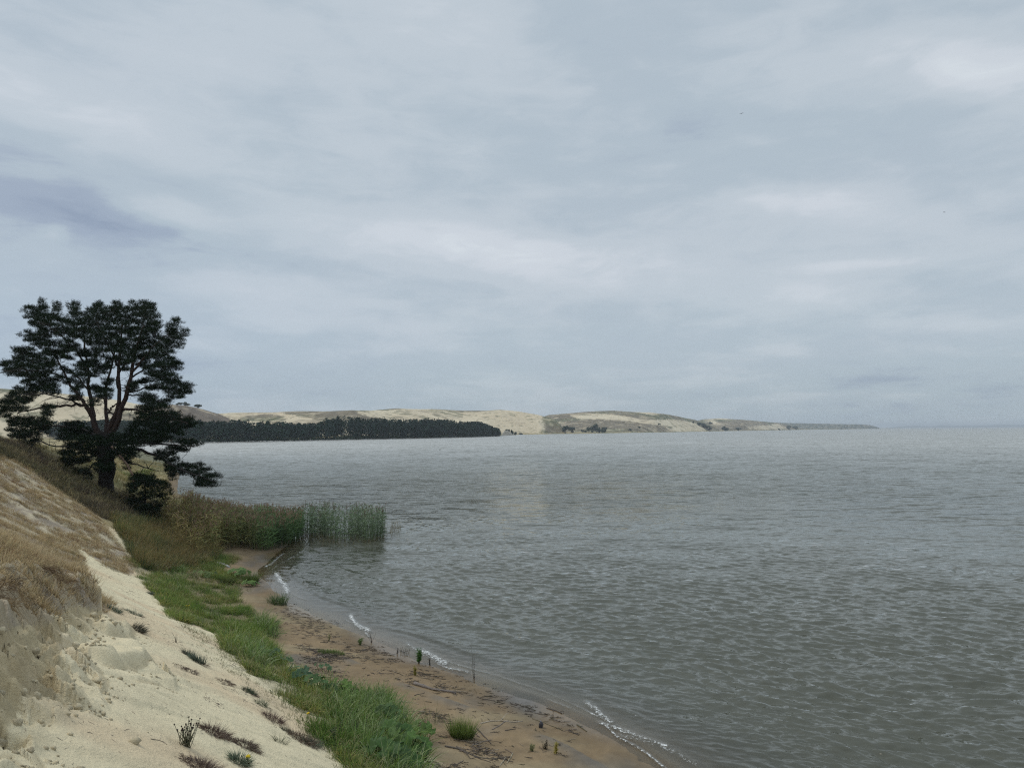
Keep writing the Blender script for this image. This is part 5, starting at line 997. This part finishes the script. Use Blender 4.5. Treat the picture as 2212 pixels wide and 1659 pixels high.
def limb(pts, r0, r1, c, name='limb', n=14, seed=1, reg=True):
    Q = path3(pts, n, .04, np.random.default_rng(seed)); r_ = np.linspace(r0 * .76, r1 * .6, n) * U1; B = MB(); tube(B, Q - ORG, r_, 8, c, .15, cvar=.5); B.build(name, M_bark, pine, smooth=True)
    if reg:
        for a_, b_ in zip(Q[2:], r_[2:]): NODES.append(a_); NR.append(b_)
LIMBS = [
    ([(730, 1140, 0), (690, 1080, 0), (650, 1000, -.2), (627, 925, -.3), (590, 872, -.4)], 34, 20, BK_R), ([(600, 880, -.4), (560, 868, -.5), (480, 876, -.8), (400, 880, -1), (250, 886, -1.3), (120, 930, -1.4)], 15, 5, BK_R),
    ([(600, 880, -.4), (550, 815, -.3), (510, 760, 0), (460, 680, .4), (420, 600, .8), (380, 500, 1.2)], 17, 5, BK_R), ([(645, 960, -.3), (628, 850, .4), (612, 750, .8), (610, 650, 1), (600, 520, 1.3), (585, 400, 1.4), (560, 300, 1.4)], 20, 4, BK_R),
    ([(738, 1070, 0), (740, 1010, .2), (735, 900, .6), (735, 800, 1.0), (760, 650, 1.4), (800, 500, 1.6), (830, 370, 1.7)], 20, 4, BK_R), ([(745, 1070, 0), (775, 1020, -.1), (805, 920, -.3), (828, 800, -.5), (822, 650, -.6), (830, 520, -.6), (855, 390, -.5), (840, 280, -.4)], 26, 5, BK_R),
    ([(750, 1080, 0), (800, 1030, -.2), (848, 900, -.5), (880, 780, -.9), (915, 650, -1.2), (932, 530, -1.3), (960, 420, -1.4), (1000, 320, -1.4)], 28, 5, BK_R), ([(915, 650, -1.2), (985, 560, -1.6), (1060, 470, -1.8), (1160, 390, -2)], 12, 4, BK_R),
    ([(780, 1150, 0), (880, 1140, -.6), (1000, 1130, -1.0), (1180, 1145, -1.6), (1340, 1160, -1.8)], 16, 4, BK_D), ([(770, 1190, 0), (900, 1170, -.5), (1010, 1190, -1.2), (1110, 1240, -1.8), (1210, 1300, -2.2), (1340, 1345, -2.5), (1480, 1400, -2.7)], 18, 4, BK_D),
    ([(855, 905, -.4), (900, 898, -.6), (1000, 915, -1.2), (1120, 950, -1.8), (1300, 1000, -2.2)], 13, 4, BK_R), ([(880, 800, -.7), (960, 765, -.5), (1060, 742, 0), (1240, 770, .4)], 9, 3, BK_D), ([(900, 700, -1), (1000, 610, -.3), (1090, 590, .4), (1230, 610, .9)], 9, 3, BK_D),
    ([(870, 800, -.8), (960, 800, -1.2), (1040, 830, -1.6), (1110, 850, -2)], 7, 3, BK_D), ([(715, 1210, 0), (620, 1180, -.7), (500, 1165, -1.3), (380, 1150, -1.7), (240, 1120, -2)], 14, 3, BK_D), ([(715, 1220, 0), (620, 1230, .6), (540, 1270, 1), (430, 1310, 1.4)], 12, 3, BK_D),
    ([(700, 1100, 0), (600, 1050, 1.0), (480, 1020, 2.0), (330, 1010, 2.6), (160, 1030, 3)], 15, 4, BK_D), ([(620, 780, .7), (560, 700, 2.2), (480, 620, 3.0), (330, 560, 3.2), (180, 560, 3.2)], 11, 3, BK_D), ([(480, 690, .2), (400, 660, -1), (260, 640, -1.8), (120, 620, -2), (30, 640, -2)], 9, 3, BK_D),
    ([(610, 640, 1), (520, 480, -.8), (420, 380, -1.8), (300, 300, -2)], 9, 3, BK_D), ([(830, 620, -.6), (760, 480, -2), (700, 360, -2.6), (660, 260, -2.6)], 9, 3, BK_D), ([(828, 780, -.5), (800, 700, 1.8), (880, 560, 2.8), (980, 400, 3.0), (1030, 280, 3)], 11, 3, BK_D),
    ([(560, 870, -.5), (420, 820, -2), (300, 790, -2.6), (140, 800, -3)], 9, 3, BK_D), ([(780, 1170, 0), (850, 1250, 1.2), (960, 1290, 1.8), (1100, 1330, 2.2)], 11, 3, BK_D), ([(700, 1250, 0), (640, 1290, -1.2), (580, 1340, -1.8)], 9, 3, BK_D)]
for i, (pts, r0, r1, c) in enumerate(LIMBS): limb(pts, r0, r1, c, seed=i + 3)
limb([(775, 1160, -1.2), (798, 1210, -1.3), (860, 1250, -1.4), (900, 1310, -1.5), (925, 1370, -1.5), (942, 1440, -1.5)], 11, 6, (.33, .22, .16), 'dead_limb', seed=90, reg=False)
limb([(775, 1225, 0), (790, 1300, -.1), (785, 1370, -.1), (765, 1400, 0)], 16, 14, BK_D, 'side_stem', seed=91, reg=False)
limb([(740, 900, .5), (712, 800, .2), (735, 720, 0), (700, 680, 0)], 5, 2, BK_D, 'dead_limb', seed=92, reg=False)
limb([(750, 930, .4), (780, 880, -.1), (815, 855, -.4)], 8, 6, BK_R, 'dead_limb', seed=93, reg=False); limb([(745, 900, .4), (790, 940, 0), (800, 950, -.2)], 7, 6, BK_R, 'dead_limb', seed=94, reg=False)
SPAN = {180: [(270, 320), (380, 410), (510, 540), (640, 720), (770, 850), (900, 1080)], 220: [(160, 340), (370, 420), (470, 560), (590, 1090)], 260: [(170, 430), (460, 1120)], 300: [(190, 1130), (1190, 1250)], 340: [(210, 1130), (1150, 1250)],
    380: [(160, 1120), (1140, 1240), (1260, 1300)], 420: [(160, 360), (430, 1290)], 460: [(215, 560), (600, 1280)], 500: [(80, 250), (280, 540), (620, 1210)], 540: [(80, 520), (620, 700), (770, 1220)], 580: [(0, 400), (540, 700), (790, 950), (1050, 1270)], 620: [(0, 410), (510, 770), (820, 900), (1000, 1270)],
    660: [(20, 380), (490, 700), (990, 1230)], 700: [(140, 450), (570, 620), (1010, 1260)], 740: [(150, 410), (510, 600), (880, 960), (1070, 1330)], 600: [(700, 790), (940, 1040)], 640: [(420, 510), (700, 760)], 720: [(430, 520), (700, 800), (930, 1030)], 760: [(600, 720), (860, 960), (1000, 1100)], 560: [(690, 780), (950, 1040)], 520: [(540, 640), (520, 620)], 780: [(70, 430), (490, 560), (650, 790), (1110, 1340)], 820: [(30, 260), (470, 580), (640, 790), (960, 1090), (1160, 1285)], 860: [(-20, 230), (600, 690), (950, 1190)],
    900: [(-40, 200), (280, 380), (930, 1180)], 940: [(-40, 80), (290, 370), (930, 1270)], 980: [(40, 350), (920, 1350)], 1020: [(50, 370), (420, 610), (890, 1370)], 1060: [(40, 350), (400, 660), (860, 1280)], 1100: [(50, 300), (400, 1200)], 1140: [(100, 280), (440, 1150), (1220, 1380)], 1180: [(160, 250), (430, 700), (780, 960), (1140, 1320)],
    1220: [(410, 980), (1050, 1230)], 1260: [(390, 640), (660, 800), (840, 920), (1070, 1250)], 1300: [(410, 520), (640, 800), (860, 910), (1130, 1410)], 1340: [(500, 640), (660, 760), (1140, 1470)], 1380: [(530, 670), (900, 1080), (1170, 1220), (1330, 1510)], 1420: [(870, 1170), (1340, 1500)]}
def span_pads(SPAN, sp, xc, rng, flat=.75, layers=2, dmin=.3):
    pads = []
    for y_, ss in SPAN.items():
        w_ = max(abs(ss[0][0] - xc), abs(ss[-1][1] - xc))
        for (a_, b_) in ss:
            for l_ in range(layers):
                n = max(1, int(round((b_ - a_ - 20) / sp)))
                for i in range(n):
                    cx = a_ + 18 + (b_ - a_ - 36) * ((i + rng.uniform(.1, .9)) / n) if b_ - a_ > 40 else (a_ + b_) / 2
                    cy = y_ + rng.uniform(-20, 20) + (0 if y_ > 200 else 12); dm = flat * math.sqrt(max(0, w_ * w_ - (cx - xc) ** 2)) * U1 + dmin
                    pads.append((cx, cy, rng.uniform(-dm, dm)))
    return pads
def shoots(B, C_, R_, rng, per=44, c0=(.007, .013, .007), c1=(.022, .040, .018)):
    """tufts of needles filling a flat cushion of twigs around C_"""
    n = per; d = rand_dirs(n, rng.uniform(-.6, 1, n), rng); rad = R_ * rng.uniform(.3, 1, n)[:, None]; base = C_ + d * rad * [1, 1, .62]
    ax = d * [.9, .9, .5] + np.array([0, 0, .85]) + rng.normal(0, .25, (n, 3)); ax /= np.linalg.norm(ax, axis=1, keepdims=True)
    m = 11; idx = np.repeat(np.arange(n), m); N = len(idx); t = rng.uniform(0, 1, N)[:, None]; L_ = rng.uniform(.10, .26, n)[idx][:, None]
    nd = ax[idx] * .55 + rng.normal(0, .62, (N, 3)); nd /= np.linalg.norm(nd, axis=1, keepdims=True); v = rng.uniform(.6, 1.5, (n, 1))[idx]
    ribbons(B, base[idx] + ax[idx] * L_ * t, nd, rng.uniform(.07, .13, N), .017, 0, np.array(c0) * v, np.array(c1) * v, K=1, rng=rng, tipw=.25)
def grow(root, org, pads, nodes, rads, per, R0, rng, crown, c=BK_D):
    nodes = [np.array(a_) for a_ in nodes]; rads = list(rads); P_ = [PC(*p) for p in pads]; order = sorted(range(len(P_)), key=lambda i: min(np.linalg.norm(P_[i] - a_) for a_ in nodes)); TB, CB = MB(), MB()
    for i in order:
        p = P_[i]; A = np.array(nodes); dd = np.linalg.norm((A - p) * [1, 1, 1.3], axis=1); j = int(np.argmin(dd)); a_ = A[j]; L_ = np.linalg.norm(p - a_)
        if L_ > .15:
            k = max(3, int(L_ / .35) + 2); u = np.linspace(0, 1, k)[:, None]; Q = a_ + (p - a_) * u + np.array([0, 0, 1]) * (-.12 * L_ * np.sin(u * math.pi)) + np.vstack([np.zeros(3), rng.normal(0, .035 * L_, (k - 2, 3)), np.zeros(3)])
            r0 = min(rads[j] * .7, .012 + .016 * L_); tube(TB, Q - org, np.linspace(r0, .008, k), 4, c, cap=False)
            for w2, uu in zip(Q[1:], u[1:]): nodes.append(w2); rads.append(max(.008, r0 * (1 - float(uu[0]))))
            # bare side twigs
            for _ in range(2):
                q_ = Q[rng.integers(0, k)]; e_ = q_ + rng.normal(0, .22, 3) * [1, 1, .5]; tube(TB, np.array([q_, (q_ + e_) / 2 + rng.normal(0, .03, 3), e_]) - org, [.009, .007, .004], 3, c, cap=False)
        shoots(CB, p - org, R0 * rng.uniform(.75, 1.2), rng, per)
    tag(TB.build('branches', M_bark, root), kind='stuff'); CB.build(crown, M_needle, root)
rngp = np.random.default_rng(21)
pads = span_pads(SPAN, 31, 740, rngp, .62, 3)
for cx, cy in [(285, 165), (290, 150), (392, 172), (525, 170), (488, 182), (690, 170), (805, 168), (915, 165), (990, 165), (1060, 185), (165, 228), (1215, 285), (1248, 305), (1290, 365), (1270, 400), (150, 395), (1330, 740), (1325, 780), (1390, 1150), (1515, 1375), (1500, 1435), (1375, 1010)]:
    pads.append((cx, cy, rngp.uniform(-1, 1)))
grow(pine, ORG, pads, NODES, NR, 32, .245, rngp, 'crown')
print('pads', len(pads), 'U1', U1, 'PD', PD)
# bare dead twigs inside the crown
B = MB(); rt_ = np.random.default_rng(44)
for i in range(260):
    j = rt_.integers(0, len(NODES)); a_ = np.array(NODES[j]); d_ = rt_.normal(0, 1, 3) * [1, .8, .45]; d_ /= np.linalg.norm(d_); L_ = rt_.uniform(.4, 1.5); q1 = a_ + d_ * L_ * .5 + rt_.normal(0, .06, 3); q2 = a_ + d_ * L_ + rt_.normal(0, .12, 3) - [0, 0, .1]
    tube(B, np.array([a_, q1, q2]) - ORG, [.018, .011, .005], 4, BK_D, cap=False)
    for _ in range(3): q3 = q1 + (q2 - q1) * rt_.random(); tube(B, np.array([q3, q3 + rt_.normal(0, .22, 3)]) - ORG, [.008, .004], 3, BK_D, cap=False)
tag(B.build('twigs', M_bark, pine), kind='stuff')
# young pine below the large one
YS = {1400: [(900, 1060)], 1440: [(860, 1180)], 1480: [(850, 1200)], 1520: [(870, 1170)], 1560: [(860, 1160)], 1600: [(880, 1140)], 1640: [(900, 1120)]}
OR2 = PC(1000, 1650, -2.2); OR2[2] = float(H(OR2[0], OR2[1])); yp = empty('young_pine', tuple(OR2), 'low bushy young pine under the lower right boughs of the large pine', 'pine tree')
B = MB(); T2 = [OR2, PC(1005, 1560, -2.2), PC(1010, 1480, -2.2), PC(1000, 1400, -2.2)]; tube(B, np.array(T2) - OR2, [.09, .07, .05, .02], 7, BK_D, .15); B.build('trunk', M_bark, yp, smooth=True)
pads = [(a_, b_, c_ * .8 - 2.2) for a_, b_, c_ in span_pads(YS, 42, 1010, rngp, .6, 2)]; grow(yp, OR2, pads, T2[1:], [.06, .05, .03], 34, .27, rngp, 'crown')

# ------------------------------------------------------------------ leafy bushes and distant trees
def leafy(B, C_, rx, ry, rz, n, size, c0, c1, rng, hollow=.45):
    """crown of leaf clusters spread through a lumpy volume"""
    lobes = [(np.array([rng.normal(0, .38) * rx, rng.normal(0, .38) * ry, rng.uniform(-.6, .4) * rz]), rng.uniform(.45, .75)) for _ in range(7)]
    k = rng.integers(0, 7, n); d = rng.normal(0, 1, (n, 3)); d /= np.linalg.norm(d, axis=1, keepdims=True); r_ = rng.uniform(hollow, 1, n)
    P_ = C_ + np.array([lobes[i][0] for i in k]) + d * (r_ * np.array([lobes[i][1] for i in k]))[:, None] * [rx * .8, ry * .8, rz * .8]
    t = rng.normal(0, 1, (n, 3)); t -= d * np.sum(t * d, 1)[:, None]; t /= np.linalg.norm(t, axis=1, keepdims=True); bt = np.cross(d, t); s_ = (size * rng.uniform(.5, 1.2, n))[:, None]
    v = np.stack([P_ - t * s_, P_ + bt * s_ * .7, P_ + t * s_ * 1.1, P_ - bt * s_ * .6], 1).reshape(-1, 3); cc = lerp(np.array(c0), np.array(c1), rng.random(n)); q_ = np.arange(n * 4).reshape(n, 4)
    B.add(v, q=q_, c=np.repeat(cc, 4, 0))
# bush behind the pine
g = ground(300, 1040); yb = empty('leafy_bush', g, 'yellow green leafy bush behind the trunk of the large pine, by the water', 'bush'); rb = np.random.default_rng(8)
B = MB(); leafy(B, np.array([0, 0, 1.1]), 2.4, 1.6, 1.1, 2600, .07, (.10, .14, .03), (.20, .22, .06), rb); B.build('foliage', M_grass, yb)
B = MB()
for i in range(7): a_ = i * .9; tube(B, [[0, 0, -.1], [math.cos(a_) * .4, math.sin(a_) * .3, .6], [math.cos(a_) * 1.1, math.sin(a_) * .7, 1.3]], [.03, .02, .008], 5, BK_D)
B.build('stems', M_bark, yb)
def fhit(px, py, tmin=250, tmax=6500): return hit([px], [py], lambda x, y: np.maximum(far_h(x, y), 0), tmin, tmax, 2600)[0]
def ridge(px):
    j = int(np.argmin(np.abs(FARG[0] - math.degrees(math.atan((px - FW / 2) / FPX))))); z_ = FARG[2][:, j]; i = int(np.argmax((z_ - HC) / FARG[1])); a_ = math.radians(FARG[0][j]); return np.array([math.sin(a_) * FARG[1][i], math.cos(a_) * FARG[1][i], z_[i]])
def far_tree(name, g, wpx, hpx, c0, c1, label, cat, group, seed, flat=False):
    s_ = math.hypot(g[0], g[1]) / FPX; w, h_ = wpx * s_, hpx * s_; rng = np.random.default_rng(seed); root = empty(name, tuple(g), label, cat, group); B = MB()
    leafy(B, np.array([0, 0, h_ * .45]), w * .5, w * .5, h_ * .5, 700, max(w, h_) * .075, c0, c1, rng, .1); B.build('crown', M_far_leaf, root)
    B = MB(); tube(B, [[0, 0, -h_ * .1], [w * .02, 0, h_ * .3], [0, 0, h_ * .5]], [w * .03 + .1, w * .025 + .08, w * .01 + .04], 6, (.06, .05, .04)); B.build('trunk', M_bark, root)
DG0, DG1 = (.014, .028, .018), (.035, .060, .032)
for i, (px, py, w, h_, lb) in enumerate([
    (1222, 935, 20, 19, 'left tree of the dark pair at the foot of the far brown dune'), (1237, 935, 18, 16, 'right tree of the dark pair at the foot of the far brown dune'), (1272, 935, 17, 15, 'left tree of the wide dark clump by the far shore'), (1288, 935, 22, 24, 'tallest tree in the wide dark clump by the far shore'), (1302, 935, 18, 18, 'right tree of the wide dark clump by the far shore'),
    (1258, 934, 8, 8, 'small lone bush between the two dark clumps on the far shore'), (1361, 931, 9, 8, 'small round bush alone on the far brown dune'), (1381, 925, 8, 5, 'tiny bush up the far brown dune'), (1423, 918, 6, 5, 'tiny dark bush near the top of the far brown dune'),
    (1497, 914, 8, 5, 'small bush at the upper end of the dark slope wood'), (1512, 920, 15, 10, 'upper tree of the dark wood on the sandy far slope'), (1523, 925, 17, 13, 'middle tree of the dark wood on the sandy far slope'), (1532, 930, 15, 12, 'lower tree of the dark wood on the sandy far slope'), (1536, 916, 9, 6, 'bush above the dark wood on the sandy far slope'), (1567, 931, 17, 12, 'dark tree on the low far point right of the sandy slope'),
    (1594, 929, 14, 6, 'low bush on the far heath right of the dark tree'), (1683, 929, 8, 4, 'tiny bush at the foot of the farthest sand patch'), (1705, 927, 16, 9, 'left tree of the faint wood beyond the farthest sand patch'), (1718, 927, 14, 8, 'right tree of the faint wood beyond the farthest sand patch')]):
    far_tree('shore_tree' if w > 13 else 'shore_bush', fhit(px, py), w, h_, DG0, DG1, lb, 'tree' if w > 13 else 'bush', 'trees and bushes along the far dune shore', 100 + i)
for i, (px, w, h_, lb) in enumerate([(388, 14, 7, 'left bush on the crest of the brown dune behind the pine'), (402, 15, 9, 'middle, larger bush on the crest of the brown dune behind the pine'), (428, 16, 9, 'right bush standing apart on the crest of the brown dune')]):
    far_tree('crest_bush', ridge(px), w, h_, (.05, .06, .045), (.09, .10, .07), lb, 'bush', 'bushes on the crest of the brown dune', 140 + i)
for i, (px, w, h_, lb) in enumerate([(1096, 13, 14, 'first tree past the end of the wood beside the pale bank'), (1104, 13, 16, 'tallest tree past the end of the wood on the low point'), (1114, 11, 7, 'low bush at the tip of the low wooded point'), (1124, 12, 4, 'flat bush beyond the tip of the low wooded point')]):
    far_tree('point_tree' if i < 2 else 'point_bush', unproj(px, 938.6, .6), w, h_, DG0, DG1, lb, 'tree' if i < 2 else 'bush', 'trees at the tip of the wooded point', 150 + i)
# the dark wood along the bay: one mass
FL = P2([(-120, 951), (0, 950), (100, 950), (200, 951), (330, 953), (430, 952.6), (520, 951), (640, 949), (760, 946.5), (900, 944), (1000, 942), (1078, 940)], 1.5); cum = np.concatenate([[0], np.cumsum(np.linalg.norm(np.diff(FL, axis=0), axis=1))]); B = MB(); rf = np.random.default_rng(12); T_ = MB()
NT = 2200; s_ = rf.random(NT) * cum[-1]; back = rf.random(NT) ** 1.3 * 130; X_ = np.interp(s_, cum, FL[:, 0]); Y_ = np.interp(s_, cum, FL[:, 1]); dd = np.stack([X_, Y_], -1); dd /= np.linalg.norm(dd, axis=1, keepdims=True); X_ = X_ + dd[:, 0] * back; Y_ = Y_ + dd[:, 1] * back
for i in range(NT):
    gz = max(float(far_h(np.array([X_[i]]), np.array([Y_[i]]))[0]), .8) if back[i] < 125 else 1.6; fpx = FW / 2 + FPX * X_[i] / Y_[i]; hh = (11 + 5.5 * rf.random() + 2.5 * fbm(np.array([s_[i] * .02]), np.array([0.]), 2, 800)[0] * 2) * (1.15 if fpx > 700 else 1) * (1 - .55 * max(0, (fpx - 1035) / 50)) * (.78 if fpx < 120 else 1) * (.82 if back[i] < 8 else 1); gz = min(gz, 3.)
    w = rf.uniform(2.6, 4.8); n = 90; a_ = rf.uniform(0, 6.28, n); t = rf.random(n) ** .7; zz_ = gz + hh * (.08 + .92 * t); rr_ = w * np.sqrt(np.clip(1 - (t * 1.35 - .42) ** 2, .04, 1)) * rf.uniform(.45, 1, n)
    P_ = np.stack([X_[i] + np.cos(a_) * rr_, Y_[i] + np.sin(a_) * rr_, zz_], -1); d = np.stack([np.cos(a_), np.sin(a_), rf.uniform(.2, 1.4, n)], -1) + rf.normal(0, .3, (n, 3)); d /= np.linalg.norm(d, axis=1, keepdims=True); tt = np.cross(d, rf.normal(0, 1, (n, 3))); tt /= np.linalg.norm(tt, axis=1, keepdims=True); bt = np.cross(d, tt); sz = rf.uniform(.35, 1.0, n)[:, None]
    v = np.stack([P_ - tt * sz, P_ + bt * sz * .7, P_ + tt * sz, P_ - bt * sz * .7], 1).reshape(-1, 3); cc = np.array([.011, .025, .018]) * rf.uniform(.7, 1.4) + np.array([.007, .009, .002]) * rf.random(); B.add(v, q=np.arange(n * 4).reshape(n, 4), c=cc)
    if back[i] < 14: pale = fpx > 850 and rf.random() < .35; tube(B, [[X_[i], Y_[i], gz - .5], [X_[i] + rf.normal(0, .3), Y_[i], gz + hh * .6]], [.22, .14], 5, (.22, .2, .17) if pale else (.05, .045, .04), cap=False)
n = 2600; s_ = rf.random(n) * cum[-1]; X_ = np.interp(s_, cum, FL[:, 0]); Y_ = np.interp(s_, cum, FL[:, 1]); P_ = np.stack([X_, Y_ + rf.uniform(-1, 8, n), np.full(n, .8)], -1); ribbons(B, P_, rand_dirs(n, .6, rf), rf.uniform(1.5, 4.5, n), 1.6, .2, (.02, .035, .02), (.04, .06, .03), K=2)
tag(B.build('forest', M_far_leaf), kind='stuff')
# reed strips in front of the wood
B = MB()
for a_, b_, y0_, y1_, h_ in ((395, 490, 954.6, 953.6, 2.2), (488, 612, 953.2, 951.6, 3.4), (708, 922, 949.6, 945.4, 3.6), (922, 1080, 944.6, 941.6, 1.6)):
    n = int((b_ - a_) * 22); px = rf.uniform(a_, b_, n); u = (px - a_) / (b_ - a_); Q = unproj(px, y0_ + (y1_ - y0_) * u, 0.0); Q[:, 1] += rf.uniform(0, 14, n); env = np.sqrt(np.clip(np.minimum(u, 1 - u) * 8, 0.15, 1))
    ribbons(B, Q, rand_dirs(n, .9, rf), h_ * env * rf.uniform(.75, 1.05, n), .7, 0, (.08, .095, .055), (.15, .155, .095), K=2)
tag(B.build('far_reeds', M_far_leaf), kind='stuff')
# pale eroded bank at the end of the wood
q0, q1 = unproj(1084, 940.5, .4), unproj(1116, 939.4, .4); B = MB(); n, m = 26, 8; V_ = []
for j in range(m):
    for i in range(n):
        u, v = i / (n - 1), j / (m - 1); p = q0 + (q1 - q0) * u; hh = 9.5 * math.sin(math.pi * min(1, u * 1.25 + .05)) ** .7 * (1 - u * .55) if u < .76 else 2.2 * (1 - u) * 4; V_.append([p[0] + rf.normal(0, .3), p[1] + v * 7 + 1.2 * math.sin(i * 1.1) * v, -.5 + hh * (1 - (1 - v) ** 1.6) + rf.normal(0, .15)])
q_ = [[j * n + i, j * n + i + 1, (j + 1) * n + i + 1, (j + 1) * n + i] for j in range(m - 1) for i in range(n - 1)]
B.add(V_, q=q_, c=(.42, .38, .31)); o = B.build('eroded_bank', M_far, smooth=True); tag(o, kind='structure')
# far shore across the lagoon: a low blue strip with depth
xs = np.linspace(1915, 2300, 90); V_, q_ = [], []; hh = 38 + 22 * fbm(xs * .03, xs * 0, 4, 900) * 2 + (xs - 1915) * .05; Dd = 16000.
for j, (dy_, hz) in enumerate(((0, -2), (60, .55), (500, 1.0), (3000, .9), (3400, -.1))):
    for k_, x_ in enumerate(xs): p = unproj(x_, 930, 0); X0 = (x_ - FW / 2) / FPX * (Dd + dy_); V_.append([X0, Dd + dy_, hz * hh[k_] * min(1, k_ / 12 + .1) if hz > 0 else hz])
n = len(xs)
for j in range(4):
    for i in range(n - 1): q_.append([j * n + i, j * n + i + 1, (j + 1) * n + i + 1, (j + 1) * n + i])
B = MB(); B.add(V_, q=q_, c=(.05, .07, .05)); tag(B.build('far_coast', M_far_leaf, smooth=True), kind='structure')

# ------------------------------------------------------------------ boat, buoy, swimming bird, birds in the air
def boat(px, py, L_):
    d = pxdir(px, py); D = 3600.; c = np.array([d[0] / d[1] * D, D, 0.0]); root = empty('fishing_boat', tuple(c), 'tiny dark fishing boat on the horizon at the right', 'boat'); hw = L_ * .16
    B = MB(); st = np.linspace(-.5, .5, 9); V_ = []
    for s in st:
        w = hw * math.sqrt(max(0.02, 1 - max(0, s * 2) ** 2.2)); k = 1 + .5 * max(0, s * 2) ** 2
        V_ += [[s * L_, -w, 1.5 * k], [s * L_, -w * .7, -.4], [s * L_, w * .7, -.4], [s * L_, w, 1.5 * k]]
    q_ = [[i * 4 + j, i * 4 + (j + 1) % 4, i * 4 + 4 + (j + 1) % 4, i * 4 + 4 + j] for i in range(8) for j in range(4)] + [[0, 1, 2, 3], [35, 34, 33, 32]]
    B.add(V_, q=q_, c=(.04, .05, .06)); B.build('hull', M_heavy, root)
    B = MB(); x0, x1, w, z0, z1 = -.05 * L_, .22 * L_, hw * .65, 1.5, 4.2
    V_ = [[x, y, z] for z, s in ((z0, 1), (z1, .86)) for x, y in ((x0 * s, -w * s), (x1 * s, -w * s), (x1 * s, w * s), (x0 * s, w * s))]; B.add(V_, q=[[0, 1, 5, 4], [1, 2, 6, 5], [2, 3, 7, 6], [3, 0, 4, 7], [4, 5, 6, 7]], c=(.10, .11, .12)); B.build('wheelhouse', M_heavy, root)
    B = MB(); tube(B, [[0, 0, 1.5], [0, 0, 6.5]], [.12, .06], 6, (.06, .06, .06)); B.build('mast', M_heavy, root)
boat(2020, 924, 10.)
def lathe(B, prof, n, c, off=(0, 0, 0), sx=1, sy=1):
    ph = np.arange(n) / n * 6.2832; v = np.concatenate([np.stack([np.cos(ph) * r_ * sx, np.sin(ph) * r_ * sy, np.full(n, z_)], -1) for r_, z_ in prof]) + np.array(off)
    B.add(v, q=[[k * n + j, k * n + (j + 1) % n, (k + 1) * n + (j + 1) % n, (k + 1) * n + j] for k in range(len(prof) - 1) for j in range(n)], c=c)
c = unproj(434, 954.8, 0); bu_ = empty('buoy', tuple(c), 'small white buoy floating near the wooded shore', 'buoy'); B = MB(); lathe(B, [(.02, -.4), (.5, -.3), (.62, .1), (.5, .5), (.2, .75), (.05, .8)], 12, (.75, .76, .76)); B.build('float', M_heavy, bu_, smooth=True); B = MB(); tube(B, [[0, 0, .7], [0, 0, 1.3]], .05, 6, (.5, .5, .5)); B.build('rod', M_heavy, bu_)
c = unproj(950, 972, 0); B = MB(); bd = [(.02, -.30), (.10, -.24), (.13, -.05), (.12, .1), (.07, .22), (.055, .26)]
v0 = B; ph = np.arange(10) / 10 * 6.2832; V_ = np.concatenate([np.stack([np.full(10, x_), np.cos(ph) * r_, np.sin(ph) * r_ + .08], -1) for r_, x_ in bd]); B.add(V_, q=[[k * 10 + j, k * 10 + (j + 1) % 10, (k + 1) * 10 + (j + 1) % 10, (k + 1) * 10 + j] for k in range(5) for j in range(10)], c=(.04, .04, .045))
tube(B, [[.20, 0, .10], [.25, 0, .22], [.27, 0, .34], [.31, 0, .38], [.40, 0, .37]], [.055, .04, .045, .05, .012], 8, (.04, .04, .045)); o = B.build('water_bird', M_heavy, smooth=True); o.location = c; o.rotation_euler = (0, 0, .4); tag(o, 'small dark bird swimming on the open lagoon off the wooded shore', 'bird')
for k, (px, py, D, lb) in enumerate(((1602, 246, 160., 'tiny bird flying high in the middle right of the sky'), (2040, 459, 200., 'tiny bird flying in the right part of the sky, lower one'))):
    d = pxdir(px, py); c = np.array([0, 0, HC]) + d * D; B = MB(); tube(B, [[-.2, 0, 0], [-.1, 0, .01], [.1, 0, .01], [.2, 0, 0]], [.015, .05, .045, .01], 6, (.10, .10, .11))
    for s in (-1, 1): B.add([[.08, 0, .02], [.12, s * .22, .10], [.02, s * .5, .03], [-.06, s * .22, .08], [-.08, 0, .02]], q=[[0, 1, 3, 4]], t=[[1, 2, 3]], c=(.10, .10, .11))
    o = B.build('gull', M_heavy); o.location = c; o.rotation_euler = (0, 0, 1.0 + k); tag(o, lb, 'bird', 'birds in the sky')

# ------------------------------------------------------------------ haze over the lagoon
mh, hb_, out = mat_new('haze'); pv = hb_.n('ShaderNodeVolumePrincipled'); pv.inputs['Color'].default_value = (.80, .88, .97, 1); pv.inputs['Density'].default_value = 0.00012; pv.inputs['Anisotropy'].default_value = 0.0
hb_.nt.links.new(pv.outputs[0], out.inputs['Volume'])
V_ = [[x_, y_, z_] for z_ in (-4, 75) for x_, y_ in ((-21500, -21500), (21500, -21500), (21500, 21500), (-21500, 21500))]
tag(mesh('haze', V_, quads=[[3, 2, 1, 0], [4, 5, 6, 7], [0, 1, 5, 4], [1, 2, 6, 5], [2, 3, 7, 6], [3, 0, 4, 7]], mat=mh), kind='stuff')
